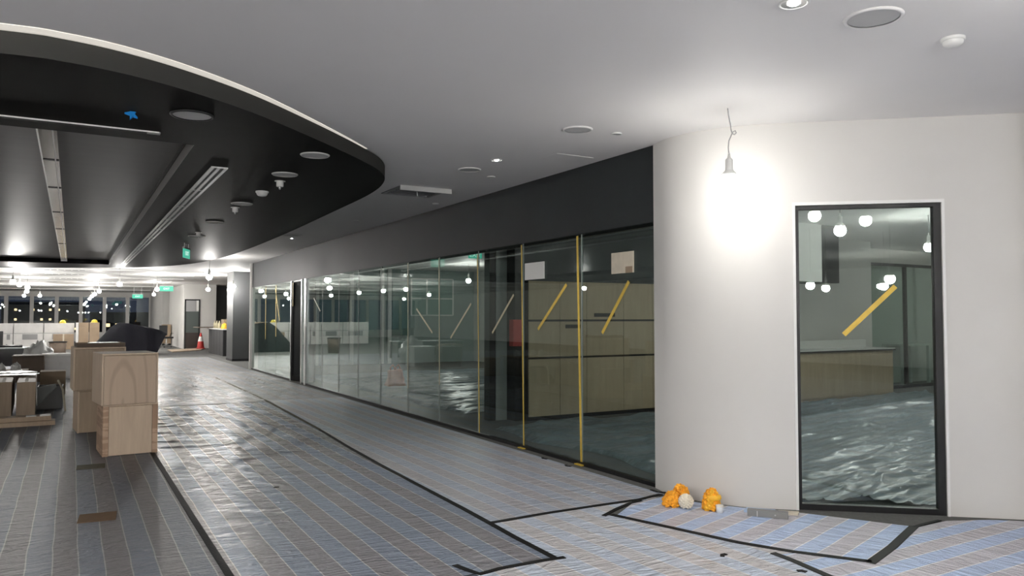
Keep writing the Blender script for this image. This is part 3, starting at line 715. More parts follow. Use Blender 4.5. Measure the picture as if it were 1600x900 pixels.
far = [(2.99, 20.58, 'bare bulb hanging in the aisle left of the charcoal column'), (4.3, 29.8, 'bare bulb hanging in front of the far white wall block'),
       (4.62, 26.6, 'bare bulb hanging just in front of the charcoal column'), (1.25, 26.3, 'bare bulb hanging at the far end of the black ceiling'),
       (2.67, 30.6, 'bare bulb hanging beside the far green exit sign'), (3.16, 37.7, 'bare bulb further back near the far white wall stub'),
       (0.91, 34.0, 'first bare bulb of the line above the black tarpaulin'), (0.86, 38.5, 'second bare bulb of the line above the black tarpaulin'),
       (0.84, 42.5, 'third bare bulb of the line above the black tarpaulin'), (0.85, 48.9, 'farthest bare bulb of the line above the black tarpaulin'),
       (-1.47, 26.0, 'nearest bare bulb in the cluster over the white boards'), (-1.42, 28.2, 'second bare bulb in the cluster over the white boards'),
       (-1.32, 30.8, 'third bare bulb in the cluster over the white boards'), (-1.54, 35.5, 'fourth bare bulb in the cluster over the white boards'),
       (-1.97, 43.0, 'bare bulb by the far windows at the far left'), (-1.33, 42.7, 'bare bulb by the far windows over the yellow hard hat')]
for x, y, l in far: bulb(l, x, y, 2.5, 'bare bulbs along the hall')
for x, y, l in ((3.58, 1.32, 'bare bulb mirrored at the top left of the tall window'), (3.75, 0.42, 'bare bulb mirrored at the top middle of the tall window')):
    bulb(l, x, y, 2.68, 'bare bulbs behind the viewer', power=2)
for x, y in ((1.47, -1.84), (1.17, -2.9), (0.71, -4.3), (1.86, -4.2), (3.13, -1.6), (-0.5, -9.2), (-5.5, -3), (-3.2, -0.8), (-3.4, 2.3), (-1.6, -1.5), (-7, 4), (-8, 9), (5.5, -3), (-6, 14), (-6.5, 22), (-5.0, 32), (-7, 40)):  # some follow mirrored bulbs, the others are added as fill light
    bulb('unseen bare bulb, from the mirrored and the added fill bulbs', x, y, (2.25 if x < 0 else 2.05) if y < 3 else 2.5, 'bare bulbs outside the view', power=(48 if x < 0 else 15 if x < 2.5 else 5) if y < 3 else 22)
for x, y, p, l in ((8.1, 6.1, 11, 'bare bulb in the room behind the tall window'), (11.2, 6.9, 11, 'farther bare bulb in the room behind the tall window'),
                (16.2, 8.0, 12, 'bare bulb added to brighten the black framed glass doors'),  # added so that the glass doors look brighter
                (9.9, 13.2, 12, 'bare bulb added to light the back room near the glowing exit sign'), (10.0, 20.0, 15, 'bare bulb added to light the back room by the end wall')):  # both bulbs added to light the back room
    bulb(l, x, y, 2.55, 'bare bulbs in the back rooms', power=p)

# ---------------- ceiling fittings
def ring_set(rad, face, drop=0.004):
    a = MB().lathe([(rad * 0.86, -drop - 0.004), (rad * 0.93, -drop - 0.008), (rad, -drop), (rad, 0), (rad * 0.86, 0)], 36)
    b = MB().lathe([(0, -drop), (rad * 0.86, -drop), (rad * 0.86, 0), (0, 0)], 36)
    return a, b
def disc(name, label, cat, x, y, z, rad, ringm, facem, group=None):
    t = thing(name, label, cat, (x, y, z), group=group)
    a, b = ring_set(rad, facem)
    part('rim', a, ringm, t, smooth=True); part('face', b, facem, t)
    return t
def downlight(label, x, y, z, rad, ringm=WHITEP, group=None, lit=True, power=2.0):
    t = thing('downlight', label, 'downlight', (x, y, z), group=group)
    part('rim', MB().lathe([(rad * 0.8, -0.004), (rad * 0.9, -0.009), (rad, -0.003), (rad, 0), (rad * 0.8, 0)], 30), ringm, t, smooth=True)
    part('reflector', MB().lathe([(rad * 0.8, -0.004), (rad * 0.5, -0.0015), (rad * 0.42, -0.001)], 30), ALU, t, smooth=True)
    part('lens', MB().lathe([(0, -0.012), (rad * 0.26, -0.010), (rad * 0.42, -0.0015), (rad * 0.42, 0), (0, 0)], 24), LENSM if lit else GREYP, t, smooth=True)
    if lit:
        ld = bpy.data.lights.new('lamp_light', 'SPOT'); ld.energy = power * 8; ld.spot_size = R(100); ld.spot_blend = 0.8; ld.shadow_soft_size = 0.03; ld.color = (1, 0.97, 0.92)
        link('lamp_light', ld, t, (0, 0, -0.03))
    return t
downlight('lit round downlight at the top of the picture above the tall window', 3.04, 2.53, CEIL, 0.075)
downlight('lit small downlight above the charcoal fascia', 3.58, 6.55, CEIL, 0.055)
downlight('lit small downlight far along the ceiling over the glass', 3.70, 15.1, CEIL, 0.05)
GC = 'flush round speakers in the pale ceiling'
disc('ceiling_speaker', 'large flush round speaker beside the lit downlight at the top right', 'speaker', 3.54, 2.45, CEIL, 0.145, CEILM, DISC, GC)
disc('ceiling_speaker', 'flush round speaker in the ceiling left of the hanging bulb', 'speaker', 3.57, 5.15, CEIL, 0.125, CEILM, DISC, GC)
disc('ceiling_speaker', 'flush round speaker beyond the lit downlight over the fascia', 'speaker', 3.57, 7.12, CEIL, 0.12, CEILM, DISC, GC)
disc('ceiling_speaker', 'far round speaker in the ceiling beyond the open vent', 'speaker', 3.55, 14.5, CEIL, 0.2, CEILM, DISC, GC)
for x, y, l in ((3.93, 5.10, 'small round sensor plate between speaker and charcoal fascia corner'), (3.96, 7.37, 'small round sensor plate close to the fascia'), (4.25, 9.5, 'small round sensor plate near the open vent by the fascia'), (3.9, 11.8, 'small round sensor plate far along by the fascia')):
    disc('sensor_plate', l, 'sensor', x, y, CEIL, 0.045, WHITEP, GREYP, 'small sensor plates in the ceiling')
def smoke(label, x, y, z, s=1.0):
    t = thing('smoke_detector', label, 'smoke detector', (x, y, z), group='smoke detectors')
    part('base', MB().lathe([(0.07 * s, 0), (0.07 * s, -0.015 * s), (0.064 * s, -0.02 * s), (0, -0.02 * s)], 26), WHITEP, t, smooth=True)
    part('dome', MB().lathe([(0.060 * s, -0.02 * s), (0.058 * s, -0.035 * s), (0.045 * s, -0.050 * s), (0.02 * s, -0.056 * s), (0, -0.056 * s)], 26), WHITEP, t, smooth=True)
    return t
smoke('white smoke detector on the pale ceiling at the top right', 4.19, 2.42, CEIL, 0.88)
smoke('white smoke detector on the black ceiling below the round grey disc lights', 1.82, 8.79, ZC)
def sprink(label, x, y, z):
    t = thing('sprinkler', label, 'sprinkler', (x, y, z), group='sprinklers on the black ceiling')
    part('collar', MB().lathe([(0.036, 0), (0.036, -0.055), (0.03, -0.06), (0, -0.06)], 18), WHITEP, t, smooth=True)
    part('nozzle', MB().lathe([(0.012, -0.06), (0.012, -0.08), (0.004, -0.09), (0, -0.09)], 12), ALU, t, smooth=True)
    part('plate', MB().lathe([(0.055, 0), (0.055, -0.004), (0, -0.004)], 18), WHITEP, t)
sprink('white sprinkler head between the disc lights on the black ceiling', 1.84, 8.03, ZC)
sprink('second white sprinkler head further along the black ceiling', 1.79, 10.25, ZC)
sprink('third white sprinkler head near the hanging green exit sign', 1.80, 13.6, ZC)
LD = mat('dull lamp disc', (0.60, 0.60, 0.58), 0.5)
for x, y, r, l in ((0.70, 5.69, 0.145, 'largest round grey disc light on the black ceiling beside the blue tape'), (1.80, 6.57, 0.125, 'pale round disc light on the black ceiling near its curved tip'),
                   (1.79, 7.61, 0.125, 'third round disc light on the black ceiling, above the sprinkler head'), (1.80, 9.86, 0.13, 'fourth round disc light along the black ceiling'),
                   (1.81, 12.0, 0.13, 'fifth round disc light along the black ceiling'), (1.85, 14.2, 0.14, 'sixth round disc light just before the hanging exit sign')):
    disc('disc_light', l, 'ceiling light', x, y, ZC, r, BLACKP if r > 0.14 and y < 6 else LD, LD, 'round disc lights on the black ceiling')
# linear diffuser along the recess
lf = thing('linear_diffuser', 'long white slotted air diffuser running along the black ceiling', 'air diffuser', (1.10, 7.55, ZC - 0.001))
for x in (0.0, 0.056, 0.118): part('bar', bx(x, x + 0.030, 0, 16.2, -0.012, 0.0), WHITEP, lf)
part('slot', bx(0.03, 0.118, 0.03, 16.2, -0.003, 0.0), BLACKM, lf)
for i in range(11):
    y = 1.45 * (i + 1)
    part('spacer', bx(0.03, 0.118, y, y + 0.03, -0.010, -0.003), WHITEP, lf)
part('end_plate', bx(0, 0.148, -0.012, 0.0, -0.012, 0), WHITEP, lf)
ls = thing('slot_diffuser', 'chrome edged slot diffuser across the near side of the black ceiling', 'air diffuser', (0, 0, ZC))
part('edge_bar', bx(-6, 0.55, 6.335, 6.347, -0.010, 0), WHITEP, ls)
part('slot', bx(-6, 0.55, 6.347, 6.40, -0.003, 0), BLACKP, ls)
part('edge_bar', bx(-6, 0.55, 6.40, 6.408, -0.006, 0), BLACKM, ls)
part('end_plate', bx(0.47, 0.56, 6.345, 6.402, -0.010, 0), GREYP, ls)
# blue tape on canopy
mb = MB(); pts = [(0.075 * (1 if k % 2 else 0.42) * random.uniform(0.75, 1.1) * math.cos(k * math.pi / 5), 0.085 * (1 if k % 2 else 0.45) * random.uniform(0.8, 1.15) * math.sin(k * math.pi / 5)) for k in range(10)]
mb.prism(pts, -0.012, 0.012)
bmesh.ops.transform(mb.bm, matrix=Matrix.Translation((0, 0, -0.045)) @ Matrix.Rotation(R(62), 4, 'X'), verts=mb.bm.verts)
single('blue_tape', mb, BLUET, 'crumpled bright blue tape stuck on the black ceiling', 'tape', (0.33, 5.79, ZC + 0.01)).scale = (0.62, 0.62, 0.62)
# open ceiling vent with hanging hatch
vt = thing('ceiling_vent', 'square ceiling vent with its white hatch hanging open', 'ceiling vent', (3.3, 8.37, CEIL))
for a in ((0, 0.64, 0, 0.05), (0, 0.64, 0.60, 0.65), (0, 0.05, 0.05, 0.60), (0.59, 0.64, 0.05, 0.60)):
    part('frame', bx(a[0], a[1], a[2], a[3], -0.012, -0.0005), GREYP, vt)
part('duct', bx(0.05, 0.59, 0.05, 0.60, -0.004, -0.0005), BLACKP, vt)
for k in range(6): part('louvre', bx(0.06, 0.58, 0.1 + 0.085 * k, 0.118 + 0.085 * k, -0.012, -0.004), GREYP, vt)
part('hatch', bx(-0.01, 0.65, -0.014, 0.0, -0.055, 0.0), WHITEP, vt)
part('latch', MB().tube([(0.33, 0.3, -0.004), (0.34, 0.31, -0.05), (0.36, 0.33, -0.06)], 0.008, 6), ALU, vt)
ap = thing('access_panel', 'flush access panel edge in the ceiling near the fascia corner', 'access panel', (3.92, 6.0, CEIL))
part('lid', bx(0, 0.42, 0, 0.3, -0.0015, -0.0003), CEILM, ap); part('edge_strip', bx(0, 0.42, -0.006, 0, -0.006, -0.0003), WHITEP, ap)

# ---------------- exit signs
def text_mesh(txt, size, m):
    c = bpy.data.curves.new('lettering', 'FONT'); c.body = txt; c.size = size; c.extrude = 0.001; c.align_x = 'CENTER'; c.align_y = 'CENTER'
    o = bpy.data.objects.new('lettering', c); COL.objects.link(o)
    dg = bpy.context.evaluated_depsgraph_get(); me = bpy.data.meshes.new_from_object(o.evaluated_get(dg))
    bpy.data.objects.remove(o); me.materials.clear(); me.materials.append(m)
    return me
TXT = text_mesh('EXIT', 0.11, SIGNW)
def exit_sign(label, x, y, z, rz, wd=0.36, ht=0.16, rod=None):
    t = thing('exit_sign', label, 'exit sign', (x, y, z), rz, group='green exit signs')
    bd = part('body', bx(-wd / 2, wd / 2, -0.012, 0.012, 0, ht), SIGNG, t)
    for sgn in (-1, 1):
        link('lettering', TXT, bd, (0, 0.0135 * sgn, ht / 2), (R(90), 0, 0 if sgn < 0 else R(180)))
    part('top_bar', bx(-wd / 2, wd / 2, -0.02, 0.02, ht, ht + 0.03), WHITEP, t)
    tp = rod if rod is not None else CEIL
    for sx_ in (-1, 1): part('rod', MB().tube([(sx_ * wd * 0.35, 0, ht + 0.03), (sx_ * wd * 0.35, 0, tp - z)], 0.006, 6), ALU, t)
    return t
exit_sign('green exit sign hung sideways under the black ceiling', 1.88, 15.8, 2.62, R(68), 0.40, 0.17, rod=ZC)
exit_sign('green exit sign beside the far white wall block', 3.27, 33.5, 2.52, 0, 0.5, 0.2)
exit_sign('green exit sign hung in front of the far windows', 2.96, 44.4, 2.46, 0, 0.5, 0.2)
exit_sign('green exit sign glowing inside the back room behind the glass', 6.46, 12.65, 2.58, R(-8), 0.26, 0.12)

# ================================================================== garlands by the white wall
def blossom_mesh(m, r=0.017, seed=1, name='blossom'):
    mb = MB(); bmesh.ops.create_icosphere(mb.bm, subdivisions=2, radius=r)
    rnd = random.Random(seed)
    for i, v in enumerate(mb.bm.verts): v.co *= 1 + (0.28 if i % 2 else -0.12) * rnd.uniform(0.6, 1.2)
    return mb.mesh(name, m, False)
BL = [blossom_mesh(MARI, 0.021, s) for s in range(4)]
BLY = [blossom_mesh(MARIY, 0.022, s + 20) for s in range(3)]
PETAL = blossom_mesh(JASM, 0.015, 9, 'petal_tuft')
def heap(t, meshes, c, rx, rz_, n, seed, name='blossom'):
    rnd = random.Random(seed); k = 0
    for i in range(n):
        # golden spiral over a dome, so that the heap stays closed
        f = (i + 0.5) / n; ph = i * 2.39996; el = f * 1.0
        z = rz_ * el; rr = rx * math.sqrt(max(0.0, 1 - (el * 0.97) ** 2))
        o = link(name, meshes[i % len(meshes)], t, (c[0] + rr * math.cos(ph), c[1] + rr * math.sin(ph), max(0.016, c[2] + z + rnd.uniform(-0.005, 0.005))), (rnd.uniform(0, 6), rnd.uniform(0, 6), rnd.uniform(0, 6)))
        o.scale = (rnd.uniform(0.85, 1.15),) * 3
    core = MB().lathe([(0, 0.008), (rx * 0.85, 0.008), (rx * 0.9, rz_ * 0.25), (rx * 0.7, rz_ * 0.6), (rx * 0.35, rz_ * 0.85), (0, rz_ * 0.92)], 16, (c[0], c[1], c[2]))
    part('core', core, meshes[0].materials[0], t, smooth=True)
g1 = thing('marigold_garland', 'heap of orange marigold garland left of the cream flower ball', 'garland', (4.15, 4.70, 0.004), group='flower garlands on the blue patch')
heap(g1, BL, (0, 0, 0), 0.055, 0.10, 38, 1)
g2 = thing('marigold_garland', 'taller orange marigold garland behind the cream flower ball', 'garland', (4.245, 4.70, 0.004), group='flower garlands on the blue patch')
heap(g2, BL, (0, 0, 0), 0.055, 0.145, 46, 2)
g3 = thing('flower_ball', 'round cream white flower ball between the orange garlands', 'flower', (4.195, 4.585, 0.058))
mb = MB(); bmesh.ops.create_icosphere(mb.bm, subdivisions=3, radius=0.052)
part('core', mb, JASM, g3, smooth=True)
for i in range(90):
    zz = 1 - 2 * (i + 0.5) / 90; ph = i * 2.39996; rr = math.sqrt(1 - zz * zz)
    if zz < -0.9: continue
    o = link('petal_tuft', PETAL, g3, (0.052 * rr * math.cos(ph), 0.052 * rr * math.sin(ph), 0.052 * zz), (ph, zz, 0)); o.scale = (0.55,) * 3
g4 = thing('marigold_garland', 'orange and gold garland heap standing alone on the right', 'garland', (4.34, 4.46, 0.004), group='flower garlands on the blue patch')
heap(g4, BL + BLY, (0, 0, 0), 0.055, 0.145, 46, 4)
part('gold_ribbon', MB().lathe([(0.020, 0.075), (0.058, 0.078), (0.066, 0.092), (0.06, 0.112), (0.03, 0.125), (0, 0.128)], 20, (0.008, -0.01, 0)), MARIY, g4, smooth=True)
g5 = thing('flower_cup', 'small white flower cup in front of the lone orange garland', 'flower', (4.33, 4.36, 0.004))
part('cup', MB().lathe([(0, 0.0), (0.026, 0.0), (0.029, 0.05), (0.027, 0.058), (0, 0.055)], 18), mat('white petals', (0.85, 0.85, 0.84), 0.6), g5, smooth=True)
part('rim', MB().lathe([(0.029, 0.046), (0.032, 0.052), (0.027, 0.058)], 18), JASM, g5, smooth=True)
# aluminium profile
al = thing('aluminium_profile', 'short grey aluminium profile lying on the blue patch', 'metal profile', (4.55, 4.09, 0.004), R(-51))
part('bar', bx(-0.145, 0.145, -0.03, 0.03, 0, 0.048, bev=0.003), mat('dull profile grey', (0.20, 0.20, 0.195), 0.45), al)
part('seam', bx(-0.075, -0.071, -0.0315, -0.03, 0.002, 0.043), WHITEP, al)
part('screw', MB().lathe([(0, 0), (0.006, 0), (0.006, 0.003), (0, 0.004)], 10, (0, 0, 0)), ALU, al, loc=(0.055, -0.03, 0.022), rot=(R(90), 0, 0))
single('paper_scrap', MB().prism([(-0.11, -0.04), (0.10, -0.05), (0.12, 0.035), (-0.09, 0.045)], 0, 0.02), mat('pale blue wrapper', (0.42, 0.55, 0.75), 0.5), 'pale blue wrapper lying behind the aluminium profile', 'wrapper', (4.60, 4.22, 0.004), (0, 0, R(-48)))
single('paper_scrap', MB().prism([(-0.08, -0.03), (0.07, -0.035), (0.09, 0.03), (-0.06, 0.04)], 0, 0.018), CREAM, 'cream wrapper lying behind the right end of the profile', 'wrapper', (4.74, 4.07, 0.004), (0, 0, R(-40)))

# ================================================================== wooden crates
def crate(label, x, y, z, rz, wd, dp, ht, front, joints_=False):
    """origin at the front left bottom corner"""
    t = thing('wooden_crate', label, 'crate', (x, y, z), rz, group='plywood crates in two stacks')
    th = 0.02; bw = 0.055 if joints_ else 0.018
    sidem = PLYEDGE if joints_ else PLY1
    part('side_panel', bx(0, bw, 0, dp, 0.0, ht - th), sidem, t); part('side_panel', bx(wd - bw, wd, 0, dp, 0, ht - th), sidem, t)
    off = 0.006 if joints_ else 0.0
    o = part('front_panel', bx(-(wd / 2 - bw) + 0.003, wd / 2 - bw - 0.003, 0, 0.018, -ht / 2 + 0.005, ht / 2 - th - 0.004), front, t, loc=(wd / 2, off, ht / 2))
    part('back_panel', bx(bw, wd - bw, dp - 0.02, dp, 0, ht - th), PLY1, t)
    part('bottom_panel', bx(bw, wd - bw, 0.03, dp - 0.02, 0.0, th), PLY1, t)
    part('top_panel', bx(0, wd, 0, dp, ht - th, ht, bev=0.003), PLY1, t)
    return t
crate('lower plywood crate of the front stack with jointed board edges', 0.31, 9.33, 0.004, R(4), 0.54, 0.6, 0.55, PLY1, True)
crate('upper plywood crate of the front stack with arched grain', 0.29, 9.27, 0.555, R(7), 0.555, 0.62, 0.55, PLYARCH)
crate('lower plain crate of the rear stack', 0.09, 11.38, 0.004, R(5), 0.56, 0.6, 0.55, PLY2)
crate('upper plain crate of the rear stack under the brown tray', 0.03, 11.3, 0.555, R(3), 0.60, 0.6, 0.55, PLY2)
ty = thing('cardboard_tray', 'shallow brown cardboard tray lying on top of the rear crate stack', 'tray', (0.07, 11.42, 1.106), R(4))
part('bottom', bx(0, 0.56, 0, 0.45, 0, 0.006), CARDD, ty)
part('front_side', bx(0, 0.56, 0, 0.006, 0.006, 0.05), CARDD, ty); part('back_side', bx(0, 0.56, 0.444, 0.45, 0.006, 0.05), CARD, ty)
part('end_side', bx(0, 0.006, 0.006, 0.444, 0.006, 0.05), CARDD, ty); part('end_side', bx(0.554, 0.56, 0.006, 0.444, 0.006, 0.05), CARDD, ty)
part('white_lining', bx(0.15, 0.50, 0.1, 0.4, 0.006, 0.052), WRAP, ty)

# ================================================================== clutter on the left
def flatpack(label, x, y, wd, ln, ht, rz=0, m=PLY2):
    t = thing('flat_pack_box', label, 'box', (x, y, 0.004), rz, group='long tan boxes on edge at the left')
    bd = part('body', bx(0, wd, 0, ln, 0, ht, bev=0.004), m, t)
    part('tape_seam', bx(wd * 0.4, wd * 0.6, -0.001, ln + 0.001, ht, ht + 0.001), CREAM, bd)
    part('end_flap', bx(0.006, wd - 0.006, -0.004, 0.0, 0.01, ht - 0.03), m, bd)
    return t
flatpack('long tan box on edge beside the dark open bin', -0.69, 13.6, 0.24, 2.3, 0.52, R(1.5))
flatpack('second long tan box on edge, left of the first', -0.97, 13.6, 0.22, 2.3, 0.53, R(2))
flatpack('dark brown box on edge at the left picture border', -1.36, 12.9, 0.30, 1.6, 0.58, R(2), CARDD)
pp = thing('paper_stack', 'loose white paper sheets spread over the long tan boxes', 'paper', (-1.35, 15.0, 0.545))
for k, (x, y, a, wd, ln) in enumerate(((0, 0, 0.1, 0.6, 0.4), (0.35, -0.15, -0.15, 0.5, 0.38), (0.15, 0.3, 0.3, 0.62, 0.4), (0.55, 0.15, 0.45, 0.35, 0.3))):
    part('sheet', bx(0, wd, 0, ln, 0, 0.006), WRAP, pp, loc=(x, y, 0.008 * k), rot=(0, 0, a))
for k, (y, z, l, nm) in enumerate(((12.42, 0.004, 1.45, 'lower tan plank lying on the floor at the left'), (12.50, 0.064, 1.40, 'upper tan plank with white labels lying on the lower one'))):
    t = thing('plank', nm, 'plank', (-1.62, y, z), R(1.0), group='planks on the floor at the left')
    bo = part('board', bx(0, l, 0, 0.26, 0, 0.058), PLY2, t)
    if k:
        part('label_pad', bx(l - 0.30, l - 0.18, 0.02, 0.16, 0.058, 0.068), WHITEP, bo); part('label_pad', bx(l - 0.14, l - 0.01, 0.01, 0.17, 0.058, 0.072), WHITEP, bo)
# dark open bin with leaning panels
bn = thing('open_bin', 'black open bin with a grey board leaning in it', 'bin', (-0.46, 14.6, 0.004))
part('front', bx(0, 0.36, 0, 0.012, 0, 0.36), BLACKP, bn); part('back', bx(0, 0.36, 0.48, 0.492, 0, 0.36), BLACKP, bn)
part('side', bx(0, 0.012, 0.012, 0.48, 0, 0.36), BLACKP, bn); part('side', bx(0.348, 0.36, 0.012, 0.48, 0, 0.36), BLACKP, bn)
part('base', bx(0.012, 0.348, 0.012, 0.48, 0, 0.012), BLACKP, bn)
mb = MB(); bm = mb.bm
vs = [bm.verts.new(p) for p in ((0.0, -0.02, 0.06), (0.06, -0.03, 0.12), (0.27, -0.03, 0.36), (0.25, -0.02, 0.41), (0.0, -0.02, 0.36))]
fc = bm.faces.new(vs); ex = bmesh.ops.extrude_face_region(bm, geom=[fc])
bmesh.ops.translate(bm, vec=(0, 0.012, 0), verts=[v for v in ex['geom'] if isinstance(v, bmesh.types.BMVert)])
single('grey_board', mb, GREYB, 'grey cut board leaning across the black bin', 'board', (-0.46, 14.58, 0.004))
single('pale_batten', MB().tube([(-0.17, 14.50, 0.47), (-0.10, 14.30, 0.33), (-0.06, 14.2, 0.0)], 0.018, 6), CREAM, 'thin pale batten propped against the black bin', 'batten')
cb = thing('small_carton', 'small brown carton behind the black bin', 'carton', (-0.50, 17.2, 0))
part('body', bx(0, 0.42, 0, 0.4, 0.004, 0.46), CARD, cb); part('flap', bx(0, 0.42, -0.14, 0.0, 0.455, 0.46), CARD, cb)
wc = thing('white_carton', 'large white carton on the floor left of the crates', 'carton', (-0.6, 21.5, 0.004))
part('body', bx(0, 0.66, 0, 0.7, 0, 0.55, bev=0.006), WRAP, wc); part('lid', bx(-0.01, 0.67, -0.01, 0.71, 0.55, 0.60), WRAP, wc)
# scrap heap on top: dark cardboard, plastic wrap
ds = thing('dark_carton', 'dark crushed carton lying left of the white carton', 'carton', (-1.15, 20.8, 0.004))
part('body', bx(0, 0.62, 0, 0.5, 0, 0.62, bev=0.01), CARDD, ds); part('flap', bx(0, 0.62, -0.22, 0.0, 0.60, 0.615), CARDD, ds)
def lump(name, label, cat, loc, sx, sy, sz, m, seed, f=3.0, a=0.35):
    mb = MB(); bmesh.ops.create_icosphere(mb.bm, subdivisions=4, radius=1.0)
    for v in mb.bm.verts:
        d = v.co.normalized(); k = 1 + a * noise.noise(d * f + Vector((seed, 0, 0))) + 0.12 * noise.noise(d * f * 3 + Vector((0, seed, 0)))
        v.co = Vector((d.x * sx * k, d.y * sy * k, max(0, d.z) * sz * k))
    return single(name, mb, m, label, cat, loc, smooth=True)
lump('plastic_wrap_heap', 'crumpled heap of clear plastic wrap on the dark carton', 'plastic wrap', (-0.72, 23.6, 0.0), 0.42, 0.4, 0.82, mat('milky wrap', (0.62, 0.62, 0.61), 0.2, spec=0.8, bump=0.8, bscale=12), 3.3, 4, 0.3)
for k, x in enumerate((-1.62, -1.37, -1.13, -0.88)):
    lump('plastic_bundle', ['clear plastic bundle at the left end of the row behind the papers', 'second clear plastic bundle behind the papers', 'third clear plastic bundle behind the papers', 'clear plastic bundle at the right end of the row behind the papers'][k], 'plastic wrap', (x, 17.0, 0.50), 0.085, 0.1, 0.14, MATS['milky wrap'], 8 + k)
tr = thing('trestle_bench', 'low brown bench carrying the clear plastic bundles', 'bench', (-1.75, 16.6, 0.004))
part('top', bx(0, 1.05, 0, 1.0, 0.466, 0.496), CARD, tr)
for x in (0.05, 0.93): part('upright', bx(x, x + 0.06, 0.1, 0.9, 0, 0.466), CARDD, tr)
# black table with chair behind
tb = thing('black_table', 'black table with a deep dark front beyond the plastic wrap', 'table', (-3.55, 25.6, 0))
part('top', bx(0, 2.52, 0, 0.9, 0.60, 0.63), GREYB, tb); part('front_panel', bx(0.02, 2.5, 0.02, 0.04, 0.12, 0.60), BLACKP, tb)
for x in (0.0, 2.45):
    for y in (0.02, 0.82): part('leg', bx(x, x + 0.06, y, y + 0.06, 0, 0.60), BLACKM, tb)
def office_chair(label, x, y, rz):
    t = thing('office_chair', label, 'chair', (x, y, 0), rz, group='black office chairs')
    part('seat', bx(-0.24, 0.24, -0.24, 0.24, 0.44, 0.52, bev=0.02), BLACKP, t)
    part('backrest', bx(-0.22, 0.22, 0.22, 0.26, 0.58, 1.08, bev=0.015), mat('dark mesh', (0.03, 0.03, 0.032), 0.8), t)
    part('back_support', bx(-0.03, 0.03, 0.24, 0.28, 0.46, 0.7), BLACKP, t)
    part('column', MB().lathe([(0.03, 0.1), (0.03, 0.44)], 10), ALU, t)
    for k in range(5):
        a = k * 2 * math.pi / 5
        ft = part('foot', MB().tube([(0, 0, 0.11), (0.28 * math.cos(a), 0.28 * math.sin(a), 0.07)], 0.02, 6), ALU, t)
        part('castor', MB().lathe([(0, 0), (0.03, 0.01), (0.03, 0.05), (0, 0.06)], 8), BLACKP, ft, loc=(0.28 * math.cos(a), 0.28 * math.sin(a), 0))
    for s in (-1, 1): part('armrest', MB().tube([(s * 0.25, 0.1, 0.48), (s * 0.29, 0.05, 0.68), (s * 0.29, -0.15, 0.69)], 0.018, 6), BLACKP, t)
office_chair('black mesh office chair behind the black table at the left border', -1.95, 27.2, R(180))
office_chair('black office chair beyond the black tarpaulin by the far white wall', 4.05, 41.2, R(30))
mb = MB().tube([(-1.75, 25.9, 0.665), (-1.6, 25.85, 0.67), (-1.4, 25.95, 0.665), (-1.2, 25.9, 0.665)], 0.035, 8)
single('cable_coil', mb, BLACKP, 'dark cable bundle lying on the black table', 'cable', smooth=True)
# things mirrored in the glass: bin, box, red bag
wb2 = thing('brown_bin', 'dark brown open bin in the hall mirrored in the far glass', 'bin', (-0.40, 31.2, 0.004))
part('body', MB().lathe([(0, 0), (0.22, 0), (0.27, 0.62), (0.255, 0.62), (0.21, 0.02), (0, 0.02)], 22), CARDD, wb2, smooth=True)
part('rim', MB().lathe([(0.26, 0.60), (0.29, 0.61), (0.29, 0.635), (0.26, 0.635)], 22), BLACKP, wb2, smooth=True)
bxr = thing('brown_carton', 'brown carton beside the black table, mirrored in the glass', 'carton', (-2.2, 22.9, 0.004)); part('body', bx(0, 0.62, 0, 0.6, 0, 0.6), CARD, bxr); part('tape', bx(0.28, 0.34, -0.002, 0.602, 0.2, 0.602), CREAM, bxr)
# white wrapped boards in front of the far windows
xs = [-5.6, -4.1, -2.9, -2.30, -1.12, 0.14]
WL_ = ['far left wrapped white cabinet outside the view', 'wrapped white cabinet just beyond the left border', 'wrapped white cabinet at the left border by the far windows',
       'second wrapped white cabinet under the far windows', 'third wrapped white cabinet, with the hard hat on top']
for k, (a, b) in enumerate(zip(xs, xs[1:])):
    t = thing('wrapped_cabinet', WL_[k], 'cabinet', (a, 41.8, 0), group='wrapped white cabinets under the far windows')
    part('upper_board', bx(0.02, b - a - 0.02, 0, 0.5, 0.75, 1.2), WRAP, t)
    part('lower_board', bx(0.02, b - a - 0.02, 0.02, 0.5, 0.0, 0.73), WRAP, t)
    part('shelf_gap', bx(0.02, b - a - 0.02, 0.03, 0.48, 0.73, 0.75), GREYB, t)
    part('label_card', bx(0.35, (b - a) * 0.8, 0.005, 0.02, 0.45, 0.70), GREYP, t)
t = thing('brown_carton', 'flat brown carton leaning on the wrapped cabinets', 'carton', (-0.72, 41.0, 0)); part('body', bx(0, 0.82, 0, 0.3, 0, 0.70), CARD, t); part('tape', bx(0.38, 0.44, -0.002, 0.3, 0.2, 0.702), CREAM, t)
for k, (a, b, l) in enumerate(((0.18, 0.28, 'narrow pale wrapped panel beside the tall cartons'), (0.30, 0.70, 'tall brown carton left of the pair by the far windows'), (0.73, 1.14, 'tall brown carton right of the pair by the far windows'))):
    t = thing('tall_carton', l, 'carton', (a, 40.9, 0), group='tall cartons by the far windows')
    part('body', bx(0, b - a, 0, 0.4, 0, 1.02), CARD if k else WRAP, t); part('upper', bx(0, b - a, 0, 0.4, 1.025, 1.23), CARD if k else WRAP, t)
